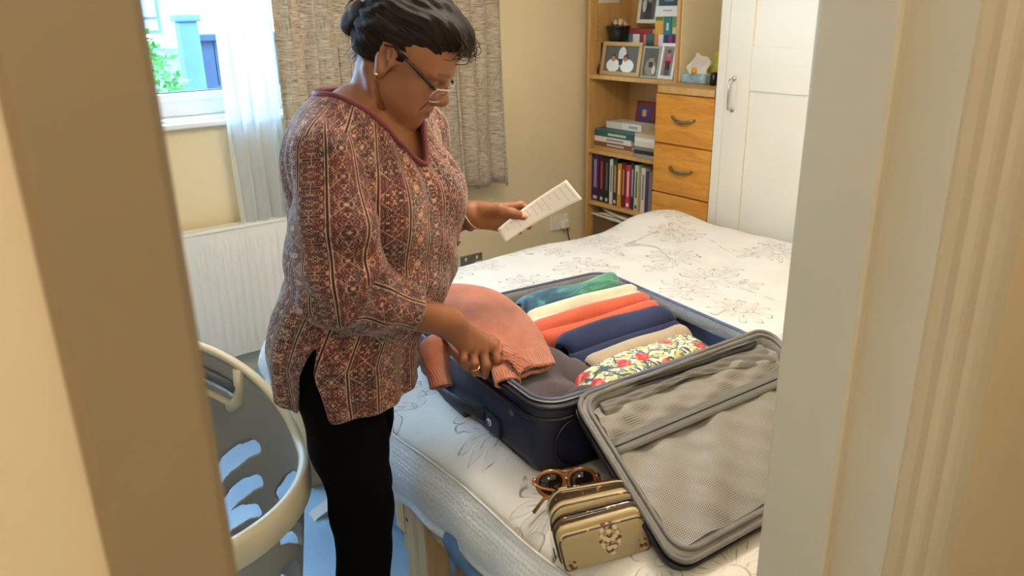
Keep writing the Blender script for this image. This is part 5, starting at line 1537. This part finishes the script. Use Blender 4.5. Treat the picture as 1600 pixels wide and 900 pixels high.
tube('temple', [gp(.093, .008, .0), gp(.093, .004, .012), gp(.06, -.006, .020), gp(.01, -.016, .024), gp(-.018, -.021, .026), (.766, .966, .612)], [.003, .0034, .0034, .0036, .0042, .005], M_amb, sg, 8, flat=.6)

# ================================================================== LAUNDRY BASKET
BC = np.array([.224, 1.515]); RT = .298
bask = thing('laundry_basket', 'tall grey plastic laundry basket with slotted sides and cream rim by the doorway', 'laundry basket', (BC[0], BC[1], 0))
M_pl = mat('grey_plastic', (154, 153, 149), .42); M_cr = mat('cream_plastic', (224, 212, 184), .4); M_dgrip = mat('dark_grip', (86, 92, 104), .35)
def rimz(y): return .615+.205*np.clip((y-1.46)/.36, 0, 1)**1.2
hB = .0046
gx0, gy0 = BC[0]-.34, BC[1]-.34
ax0 = np.arange(gx0, BC[0]+.345, hB); ax1 = np.arange(gy0, BC[1]+.345, hB); ax2 = np.arange(-.012, .84, hB)
X, Y, Z = np.meshgrid(ax0-BC[0], ax1-BC[1], ax2, indexing='ij', sparse=True)
Rr = np.sqrt(X*X+Y*Y)+1e-6; th = np.arctan2(Y, X)
Rz = .215+(.298-.215)*np.clip(Z/.62, 0, 1.4)**.85
wall = np.abs(Rr-Rz)-.0048
floor_ = np.maximum(np.abs(Z-.006)-.005, Rr-.217)
topcut = Z-(rimz(Y+BC[1])-.012)
d = np.minimum(np.maximum(np.maximum(wall, topcut), -Z), floor_)
slots = np.full(np.broadcast(th, Z).shape, 9.0, dtype=np.float32)
def slot(a0, z0, a1, z1, r, bend=0.0):
    """rounded slot across the wall between two (angle, height) points"""
    global slots
    for k in range(3):
        t0, t1 = k/3, (k+1)/3
        q0 = (a0+(a1-a0)*t0, z0+(z1-z0)*t0+bend*math.sin(math.pi*t0)); q1 = (a0+(a1-a0)*t1, z0+(z1-z0)*t1+bend*math.sin(math.pi*t1))
        da = (th-q0[0]+math.pi) % (2*math.pi)-math.pi
        u = da*.28; v = Z-q0[1]; du, dv = (q1[0]-q0[0])*.28, q1[1]-q0[1]
        t = np.clip((u*du+v*dv)/(du*du+dv*dv), 0, 1)
        slots = np.minimum(slots, np.sqrt((u-t*du)**2+(v-t*dv)**2)-r*(.8+.4*math.sin(math.pi*(t0+t1)/2)))
for a in np.arange(0, 2*math.pi, .70):
    far_ = .9 < a < 2.6
    if far_:
        for zz_, r_ in ((.600, .008), (.545, .017), (.470, .018)): slot(a-.20, zz_, a+.20, zz_, r_)
    else:
        slot(a-.22, .540, a+.20, .440, .016, .014); slot(a-.24, .455, a+.14, .365, .015, .012)
    slot(a-.20, .375, a+.22, .295, .016, .016); slot(a-.26, .285, a+.16, .225, .014, -.016); slot(a-.16, .185, a+.26, .135, .013, .014); slot(a-.22, .085, a+.18, .06, .010)
d = np.maximum(d, -np.where(Z > .03, slots, 9)).astype(np.float32)
# handle opening on the far side, below the rim
HA0, HA1 = .60, 1.70
zr = rimz(Y+BC[1])
ho = np.maximum(np.abs(th-(HA0+HA1)/2)-(HA1-HA0)/2, (np.abs(Z-(zr-.070))-.018)/.3)*.3
d = np.maximum(d, -ho).astype(np.float32)
sd = SDF((gx0, gy0, -.012), (gx0+.1, gy0+.1, .1), hB); sd.a = d; sd.n = np.array(d.shape)
V, F = sd.mesh(); V = laplace(V, F, 2, .5)
mesh_obj('tub', V, F, M_pl, bask, True)
def rim_at(a, dr=0.0, dz=0.0):
    y = BC[1]+RT*math.sin(a); z = float(rimz(np.array(y))); R_ = .215+(.298-.215)*min(1.4, max(0, (z-.01)/.62))**.85
    return (BC[0]+(R_+dr)*math.cos(a), BC[1]+(R_+dr)*math.sin(a), z+dz)
n_ = 140; prof_ = [(-.006, -.004), (-.007, .004), (-.003, .009), (.006, .010), (.013, .006), (.016, -.002), (.0155, -.050), (.012, -.054), (.006, -.050), (.004, -.012)]
P = np.array([[rim_at(2*math.pi*k/n_, dr, dz) for dr, dz in prof_+prof_[:1]] for k in list(range(n_))+[0]])
mesh_obj('rim', *grid_mesh(P), M_cr, bask, True)
def on_wall(a, z, dr=0.0):
    R_ = .215+(.298-.215)*min(1.4, max(0, z/.62))**.85+dr
    return (BC[0]+R_*math.cos(a), BC[1]+R_*math.sin(a), z)
hz_ = lambda a: float(rimz(np.array(BC[1]+RT*math.sin(a))))
tube('handle_grip', [on_wall(a, hz_(a)-.058, -.004) for a in np.linspace(HA0+.02, HA1-.02, 18)], .013, M_dgrip, bask, 10)
for a in (HA0, HA1):
    s = 1 if a == HA0 else -1
    tube('handle_bracket', [on_wall(a, hz_(a)-.006), on_wall(a, hz_(a)-.045), on_wall(a+s*.02, hz_(a)-.085), on_wall(a+s*.10, hz_(a)-.104)], .015, M_cr, bask, 10)
tube('handle_trim', [on_wall(a, hz_(a)-.104) for a in np.linspace(HA0+.08, HA1-.08, 18)], .016, M_cr, bask, 10, flat=.5, up=(0, 0, 1))
def lump(name, label, cells, material, seed, amp=.01):
    pts = np.array([c[:3] for c in cells]); R_ = max(max(c[3:]) for c in cells)+.05
    s = SDF(pts.min(0)-R_, pts.max(0)+R_, .006)
    for c in cells: s.ell(c[:3], c[3:], .03)
    V, F = s.mesh(); V[:, 2] += amp*smoothnoise(V[:, 0], V[:, 1], seed, 3, 34); V[:, 0] += amp*.5*smoothnoise(V[:, 1], V[:, 2], seed+1, 2, 40)
    return tag(mesh_obj(name, V, F, material, None, True), label, 'clothes', 'laundry in the basket')
M_white_l = mat('white_laundry', (222, 222, 226), .9); M_dark_l = mat('charcoal_knit', (62, 60, 64), .9)
M_pat = mat('grey_patterned_cloth', (150, 150, 156), .9)
nt = NT(M_pat); vo = nt.voro(nt.coord(), 70, 'F1', 1.0); nt.color(nt.ramp(vo.outputs['Distance'], [(.2, (92, 96, 108)), (.45, (190, 190, 194))], 'CONSTANT'))
M_bl2 = mat('bright_blue_cloth', (40, 104, 168), .85)
lump('laundry', 'bright blue cloth crumpled in the laundry basket', [(.30, 1.58, .10, .10, .11, .07), (.22, 1.48, .09, .12, .09, .06), (.33, 1.48, .12, .07, .08, .06)], M_bl2, 3)
lump('laundry', 'white cloth crumpled over the blue cloth in the laundry basket', [(.20, 1.62, .18, .10, .07, .05), (.14, 1.52, .17, .06, .09, .05)], M_white_l, 6)
lump('laundry', 'dark grey knit crumpled beside the white cloth in the laundry basket', [(.27, 1.42, .19, .09, .06, .045), (.33, 1.55, .20, .05, .07, .04)], M_dark_l, 9)
# small wedge on the carpet behind her
tag(prism('floor_wedge', [(.735, 0), (.80, 0), (.80, .028), (.745, .008)], 'y', 2.02, 2.07, mat('pale_grey_rubber', (196, 196, 192), .6)), 'small pale grey wedge lying on the blue carpet behind her trousers', 'wedge')

# ================================================================== BOOKS AND ORNAMENTS
M_pages = mat('book_pages', (226, 216, 192), .9, bump=.3, bscale=300)
def col_m(name, rgb, rough=.5, **k): return mat(name, rgb, rough, **k)
def book_up(label, y0, y1, z0, z1, rgb, depth=.15, x=2.928, band=None, mark=None, lean=0.0, group='books standing on the lower shelf', paper=False):
    t = thing('book', label, 'book', (x+depth/2, (y0+y1)/2, z0), group)
    m_ = col_m('book_cover_%d_%d_%d' % rgb, rgb)
    bm = bmesh.new(); y0 += .0006; y1 -= .0006; c = .0022
    add_box(bm, x, x+c, y0, y1, z0, z1); add_box(bm, x+c, x+depth, y0, y0+c, z0, z1); add_box(bm, x+c, x+depth, y1-c, y1, z0, z1)
    cv = bm_obj('cover', bm, m_, t)
    box('pages', x+c, x+depth-.004, y0+c, y1-c, z0+.003, z1-.004, M_pages, t)
    if band: box('title_band', x-.0007, x, y0+(y1-y0)*.30, y1-(y1-y0)*.30, z0+(z1-z0)*.28, z0+(z1-z0)*.86, col_m('band_%d_%d_%d' % band, band), cv)
    if mark: box('spine_mark', x-.0007, x, y0+(y1-y0)*.25, y1-(y1-y0)*.25, z0+.010, z0+.028, col_m('band_%d_%d_%d' % mark, mark), cv)
    return t
zb = .478
book_up('tall purple book with pale spine lettering at the left of the lower shelf', 3.092, 3.150, zb, .742, (58, 32, 92), .17, band=(150, 128, 176), mark=(206, 196, 210))
book_up('dark book with a red title next to the tall purple book', 3.052, 3.090, zb, .738, (44, 34, 46), .17, band=(190, 50, 52), mark=(210, 206, 200))
book_up('black book with small pale lettering on the lower shelf', 3.012, 3.050, zb, .734, (24, 30, 34), .17, band=(86, 98, 92), mark=(190, 190, 186))
book_up('slim white paperback beside the black book', 2.986, 3.010, zb, .722, (222, 218, 204), .14, band=(120, 116, 106))
book_up('dark green book with orange lettering on the lower shelf', 2.952, 2.984, zb, .730, (36, 66, 56), .15, band=(196, 150, 84), mark=(220, 214, 196))
book_up('orange yellow book between dark green and maroon spines', 2.922, 2.950, zb, .706, (212, 142, 44), .14, band=(244, 214, 150))
book_up('maroon book with reddish title on the lower shelf', 2.890, 2.920, zb, .716, (96, 34, 34), .14, band=(208, 122, 92))
book_up('bright red book with white lettering on the lower shelf', 2.854, 2.888, zb, .708, (204, 50, 62), .14, band=(240, 196, 190), mark=(250, 240, 236))
book_up('narrow navy book beside the bright red book', 2.828, 2.852, zb, .726, (40, 44, 74), .14, band=(176, 180, 196))
book_up('pale yellow green book with dark title on the lower shelf', 2.796, 2.826, zb, .716, (206, 208, 166), .14, band=(88, 110, 82), mark=(60, 70, 60))
book_up('thin short ochre book between two pale books', 2.780, 2.794, zb, .684, (186, 150, 84), .13)
book_up('white book with grey title near the drawers on the lower shelf', 2.750, 2.778, zb, .708, (226, 222, 214), .14, band=(130, 124, 130))
book_up('dark violet book at the drawer end of the lower shelf', 2.728, 2.748, zb, .694, (84, 62, 92), .13)
book_up('grey book at the far drawer end of the lower shelf', 2.700, 2.726, zb, .70, (120, 116, 112), .13)
def book_flat(label, y0, y1, z0, z1, x0, depth, rgb, group, band=None, yaw=0.0, name='book', cat='book'):
    t = thing(name, label, cat, (x0+depth/2, (y0+y1)/2, z0), group)
    m_ = col_m('book_cover_%d_%d_%d' % rgb, rgb); c = .0022
    Mx = Matrix.Translation((x0, (y0+y1)/2, 0)) @ Matrix.Rotation(yaw, 4, 'Z') @ Matrix.Translation((-x0, -(y0+y1)/2, 0))
    bm = bmesh.new(); z1 -= .0006
    add_box(bm, x0, x0+c, y0, y1, z0, z1, M=Mx); add_box(bm, x0+c, x0+depth, y0, y1, z0, z0+c, M=Mx); add_box(bm, x0+c, x0+depth, y0, y1, z1-c, z1, M=Mx)
    cv = bm_obj('cover', bm, m_, t)
    box('pages', x0+c, x0+depth-.004, y0+.003, y1-.003, z0+c, z1-c, M_pages, t, M=Mx)
    if band: box('title_band', x0-.0007, x0, y0+(y1-y0)*.2, y1-(y1-y0)*.35, z0+(z1-z0)*.3, z1-(z1-z0)*.3, col_m('band_%d_%d_%d' % band, band), cv, M=Mx)
    return t
z = .762; gst = 'books lying in stacks on the middle shelf'
for lab, h_, y0, y1, dep, rgb, bd_, yw in (
    ('large tan book at the bottom of the left stack', .018, 2.845, 3.146, .21, (190, 150, 86), None, .0),
    ('brown red book second from the bottom of the left stack', .026, 2.862, 3.142, .19, (126, 74, 58), (206, 178, 150), .0),
    ('white book in the middle of the left stack', .028, 2.866, 3.144, .18, (222, 214, 198), (150, 140, 126), -.0),
    ('dark teal book with pale spine lettering on the left stack', .030, 2.846, 3.140, .20, (40, 86, 84), (206, 200, 176), .0),
    ('thin teal book on top of the left stack', .010, 2.85, 3.135, .20, (70, 110, 112), None, .0)):
    book_flat(lab, y0, y1, z, z+h_, 2.935, dep, rgb, gst, bd_, yw); z += h_
ztop = z
book_flat('small white book on top of the left stack', 2.985, 3.105, ztop, ztop+.034, 2.985, .12, (214, 206, 190), gst, None)
book_flat('thick white book under the red and blue tin', 2.846, 2.982, ztop, ztop+.036, 2.985, .16, (226, 220, 206), gst, (170, 160, 146))
z = .762
for lab, h_, rgb in (('silvery magazine at the bottom of the right stack', .014, (150, 148, 146)), ('black paperback in the right stack', .020, (44, 44, 46)), ('grey paperback in the right stack', .018, (130, 128, 122)), ('cream paperback in the middle of the right stack', .024, (224, 214, 190)), ('white paperback near the top of the right stack', .022, (232, 226, 214)), ('beige paperback on top of the right stack', .020, (208, 186, 150))):
    book_flat(lab, 2.70, 2.838, z, z+h_, 2.932, .2, rgb, gst); z += h_
tin = thing('gift_tin', 'dark red tin with a blue picture lid on the white books', 'tin', (3.11, 2.91, ztop+.036))
M_tinr = mat('dark_red_tin', (112, 30, 34), .3)
Mt = Matrix.Translation((3.07, 2.91, ztop+.0365)) @ Matrix.Rotation(.12, 4, 'Y')
box('tin_body', 0, .045, -.068, .068, 0, .108, M_tinr, tin, .004, M=Mt)
pp = box('picture', -.0015, 0, -.046, .046, .010, .082, mat('navy_picture', (44, 46, 92), .4), tin, M=Mt)
bm = bmesh.new(); add_box(bm, -.003, -.0014, -.014, .016, .03, .066, .004, 2, Mt); bm_obj('picture_figure', bm, mat('tan_picture', (196, 140, 96), .5), pp)

# picture frames on the upper shelf (flat photographs in real frames)
def photo_frame(label, y0, y1, z0, hgt_, x, fw, rgb, tilt, photo, yaw=0.0, rough=.35, metal=0.0, mount=None, group='photo frames on the upper shelf'):
    t = thing('photo_frame', label, 'photo frame', (x, (y0+y1)/2, z0), group)
    m_ = mat('frame_%d_%d_%d' % rgb, rgb, rough, metal=metal); w = y1-y0
    M = Matrix.Translation((x, (y0+y1)/2, z0)) @ Matrix.Rotation(yaw, 4, 'Z') @ Matrix.Rotation(tilt, 4, 'Y')
    for (a, b, c, d_) in ((-w/2, w/2, 0, fw), (-w/2, w/2, hgt_-fw, hgt_), (-w/2, -w/2+fw, fw, hgt_-fw), (w/2-fw, w/2, fw, hgt_-fw)):
        box('frame_bar', -.006, .006, a, b, c, d_, m_, t, .0015, M=M)
    box('backing', .003, .007, -w/2+.002, w/2-.002, .002, hgt_-.002, mat('frame_back', (60, 50, 40), .8), t, M=M)
    ph = box('photograph', -.0005, .003, -w/2+fw*.9, w/2-fw*.9, fw*.9, hgt_-fw*.9, mat('photo_%d_%d_%d' % photo[0], photo[0], .25), t, M=M)
    for k_, (cy, cz, ry, rz, rgb2) in enumerate(photo[1]):
        pts = [(cy*w+ry*w*math.cos(a), cz*hgt_+rz*hgt_*math.sin(a)) for a in np.linspace(0, 2*math.pi, 17)[:-1]]
        pts = [(min(max(p_[0], -w/2+fw), w/2-fw), min(max(p_[1], fw), hgt_-fw)) for p_ in pts]
        V = [M @ Vector((-.0009-.0004*k_, p_[0], p_[1])) for p_ in pts]
        mesh_obj('photo_patch', V, [tuple(range(16))], mat('photo_%d_%d_%d' % rgb2, rgb2, .3), ph)
    box('strut', .007, .045, -.012, .012, 0, hgt_*.5, mat('frame_back', (60, 50, 40), .8), t, M=Matrix.Translation((x, (y0+y1)/2, z0)) @ Matrix.Rotation(yaw, 4, 'Z'))
    return t
sk, dkh = (176, 120, 92), (42, 32, 30)
photo_frame('wide gold frame with a photo of two people in white', 2.838, 3.118, 1.1525, .166, 2.945, .020, (202, 172, 118), .16,
            ((96, 96, 92), [(-.02, .62, .10, .24, (206, 204, 196)), (.19, .30, .17, .20, (232, 228, 220)), (-.17, .30, .17, .20, (236, 232, 226)), (.19, .53, .062, .115, dkh), (.19, .50, .045, .085, sk), (-.12, .53, .058, .105, dkh), (-.12, .50, .043, .08, sk)]), rough=.3, metal=.5)
photo_frame('narrow silver frame with a dim photo of a seated person', 2.722, 2.836, 1.1525, .150, 2.955, .010, (168, 160, 142), .16,
            ((84, 84, 68), [(0.02, .34, .30, .28, (136, 124, 104)), (-.05, .62, .10, .10, sk), (-.05, .69, .10, .07, dkh), (-.2, .25, .10, .14, (214, 206, 188))]), metal=.4)
photo_frame('white frame with a photo of a person in red by the bookcase edge', 2.618, 2.716, 1.1525, .168, 2.950, .016, (226, 220, 208), .18,
            ((140, 122, 110), [(0, .26, .16, .28, (58, 40, 40)), (.0, .52, .24, .16, (176, 60, 56)), (.0, .70, .13, .09, sk), (.0, .77, .14, .06, dkh)]))
photo_frame('pale frame with a dark photo standing high at the back of the bookcase', 2.862, 3.000, 1.404, .175, 3.085, .018, (206, 194, 172), .14,
            ((92, 92, 90), [(.04, .35, .26, .30, (54, 54, 56)), (-.03, .66, .10, .10, (150, 112, 92)), (-.03, .73, .11, .06, (30, 28, 28)), (.2, .5, .10, .2, (176, 172, 164))]))
# row of books behind the frames, boxes above
gb = 'books behind the photo frames'
for lab, y0, y1, rgb in (('pale blue book behind the gold frame', 3.000, 3.030, (96, 120, 136)), ('cream book behind the gold frame', 2.950, 2.998, (222, 212, 186)), ('dark red book behind the gold frame', 2.925, 2.948, (126, 44, 48)), ('pink book behind the gold frame', 2.903, 2.923, (212, 110, 110)), ('dark green book behind the silver frame', 2.850, 2.901, (48, 84, 74)), ('orange book behind the silver frame', 2.822, 2.848, (222, 130, 48)), ('white book behind the silver frame', 2.788, 2.820, (226, 222, 214)), ('navy book behind the white frame', 2.762, 2.786, (40, 54, 92)), ('purple book behind the white frame', 2.725, 2.760, (122, 42, 96)), ('dark violet book behind the white frame', 2.690, 2.723, (70, 44, 84)), ('grey book behind the white frame', 2.650, 2.688, (120, 122, 124))):
    book_up(lab, y0, y1, 1.1525, 1.352, rgb, .13, 3.055, group=gb)
rbk = book_flat('dark red book lying across the tops of the back row', 2.862, 3.032, 1.3525, 1.380, 3.055, .12, (140, 36, 34), gb)
gx_ = 'boxes stacked above the back row of books'
def carton(label, y0, y1, z0, z1, rgb, spot=None):
    t = thing('carton', label, 'box', (3.11, (y0+y1)/2, z0), gx_)
    box('body', 3.057, 3.165, y0, y1, z0, z1, col_m('carton_%d_%d_%d' % rgb, rgb), t, .001)
    if spot: box('print', 3.0562, 3.057, y0+spot[0], y1-spot[0], z0+spot[1], z1-spot[2], col_m('carton_%d_%d_%d' % spot[3], spot[3]), t)
carton('yellow and green carton at the left of the carton row', 2.792, 2.848, 1.3525, 1.437, (222, 160, 40), (.004, .066, .002, (70, 130, 60)))
carton('teal carton with pale mark in the carton row', 2.740, 2.790, 1.3525, 1.437, (28, 112, 108), (.018, .02, .03, (186, 214, 196)))
carton('olive green carton at the right of the carton row', 2.690, 2.738, 1.3525, 1.437, (112, 142, 74), (.006, .006, .05, (206, 198, 140)))
carton('long white carton lying on the coloured cartons', 2.692, 2.848, 1.4375, 1.486, (226, 218, 200), (.05, .024, .018, (190, 150, 150)))
carton('dark carton on the long white carton', 2.692, 2.83, 1.4865, 1.60, (44, 54, 64), (.04, .02, .02, (110, 128, 140)))
pot = thing('pot', 'small black pot holding pearly trinkets behind the gold frame', 'pot', (3.02, 3.075, 1.3525))
M_bpot = mat('black_pot', (30, 27, 26), .3)
bkl = book_flat('dark boxed set lying under the small black pot', 3.035, 3.148, 1.1525, 1.309, 2.975, .11, (70, 52, 40), gb)
lathe('body', [(.040, 0), (.048, .01), (.056, .055), (.060, .072), (.064, .074), (.064, .082), (.058, .083), (.055, .074), (.046, .02), (.004, .018)], (3.03, 3.078, 1.3095), M_bpot, pot)
M_pearl = mat('pearly_trinkets', (206, 176, 150), .2, coat=.4)
for k in range(14):
    a = k*2.4; r_ = .042*math.sqrt((k+.5)/14); q = (3.03+r_*math.cos(a), 3.078+r_*math.sin(a), 1.388+.022*(1-(r_/.042)**2)+.004*(k % 3)); s_ = .010+.003*(k % 3)
    lathe('trinket', [(s_*math.sin(b), -s_*math.cos(b)) for b in np.linspace(.1, 3.04, 7)], q, M_pearl if k % 3 else mat('dark_trinket', (92, 64, 50), .3), pot, 10)
tag(box('pinned_card', 2.96, 3.10, BY1-.0235, BY1-.0205, 1.505, 1.60, mat('white_card', (236, 230, 218), .6)), 'white card fixed high on the inner side of the bookcase', 'card')
tag(lathe('trinket_bottle', [(.014, 0), (.015, .03), (.010, .036), (.008, .046), (.009, .052)], (2.955, 3.132, 1.1525), mat('dark_red_glass', (70, 20, 26), .2), n=14), 'tiny dark red bottle beside the gold frame', 'bottle')
# papers piled on the bottom of the bookcase
gp_ = 'papers piled in the bottom of the bookcase'
tag(box('document_box', 2.935, 3.15, 2.80, 3.14, .0605, .385, mat('brown_card_box', (120, 92, 62), .8), bevel=.003), 'brown cardboard box under the pile of papers', 'box')
z = .3855
for k, (dx, dy, yw, lab) in enumerate(((0, 0, .05, 'white paper sheaf at the bottom of the paper pile'), (-.02, .03, -.12, 'slightly turned paper sheaf second in the pile'), (.01, -.03, .22, 'skewed paper sheaf third in the pile'), (-.015, -.05, -.25, 'crumpled paper sheaf on top of the pile'))):
    Mx = Matrix.Translation((3.03+dx, 2.98+dy, z)) @ Matrix.Rotation(yw, 4, 'Z')
    n1, n2 = 10, 10; P = np.zeros((n1, n2, 3))
    for i, a in enumerate(np.linspace(-.5, .5, n1)):
        for j, b_ in enumerate(np.linspace(-.5, .5, n2)):
            P[i, j] = Mx @ Vector((a*.2, b_*.27, .004+.010*abs(b_*a)*4*(.5+.5*math.sin(k*2+b_*5))))
    o = mesh_obj('paper_sheaf', *grid_mesh(P), mat('loose_paper', (222, 214, 196), .85), None, True); solidify(o, .006, -1); tag(o, lab, 'paper', gp_); z += .0125
# tissue box and bits on the chest of drawers
tb = thing('tissue_box', 'pale blue tissue pack with white tissue on the chest of drawers', 'tissues', (2.94, 2.455, 1.148))
box('pack', 2.90, 2.98, 2.385, 2.525, 1.1485, 1.190, mat('pale_blue_pack', (150, 186, 196), .5, var=.15, vscale=30), tb, .008, 3)
P = np.zeros((16, 16, 3))
for i, a in enumerate(np.linspace(0, 1, 16)):
    for j, b_ in enumerate(np.linspace(0, 1, 16)):
        P[i, j] = (2.935+.020*math.sin(a*4+b_*3)*b_, 2.40+.11*a+.012*math.sin(b_*5), 1.185+.095*b_*(.55+.45*math.sin(a*2.6+.3))+.006*math.sin(a*14))
o = mesh_obj('tissue', *grid_mesh(P), mat('white_tissue', (240, 234, 220), .9), tb, True); solidify(o, .0012)
V, F = SDF((2.97, 2.36, 1.14), (3.08, 2.49, 1.31), .004).ell((3.02, 2.42, 1.20), (.035, .040, .055), .01).ell((3.02, 2.41, 1.262), (.022, .030, .026), .02).mesh()
tag(mesh_obj('soft_bag', V, F, mat('lime_plastic', (186, 180, 60), .35), smooth=True), 'lime yellow plastic pouch behind the tissues', 'pouch')
tag(mesh_obj('yellow_flower_tag', *lathe_geo([(.004, 0), (.014, .004), (.016, .01), (.006, .014)], frame_at(Vector((2.896, 2.44, 1.205)), (-1, 0, .2)), 10), mat('orange_petal', (226, 158, 40), .6), smooth=True), 'small orange flower ornament in front of the tissues', 'ornament')
tag(lathe('small_jar', [(.016, 0), (.018, .006), (.018, .042), (.015, .046), (.016, .048), (.016, .056), (.004, .058)], (2.90, 2.335, 1.1485), mat('black_jar', (34, 28, 24), .3), n=18), 'small black jar on the chest of drawers by the wardrobe', 'jar')
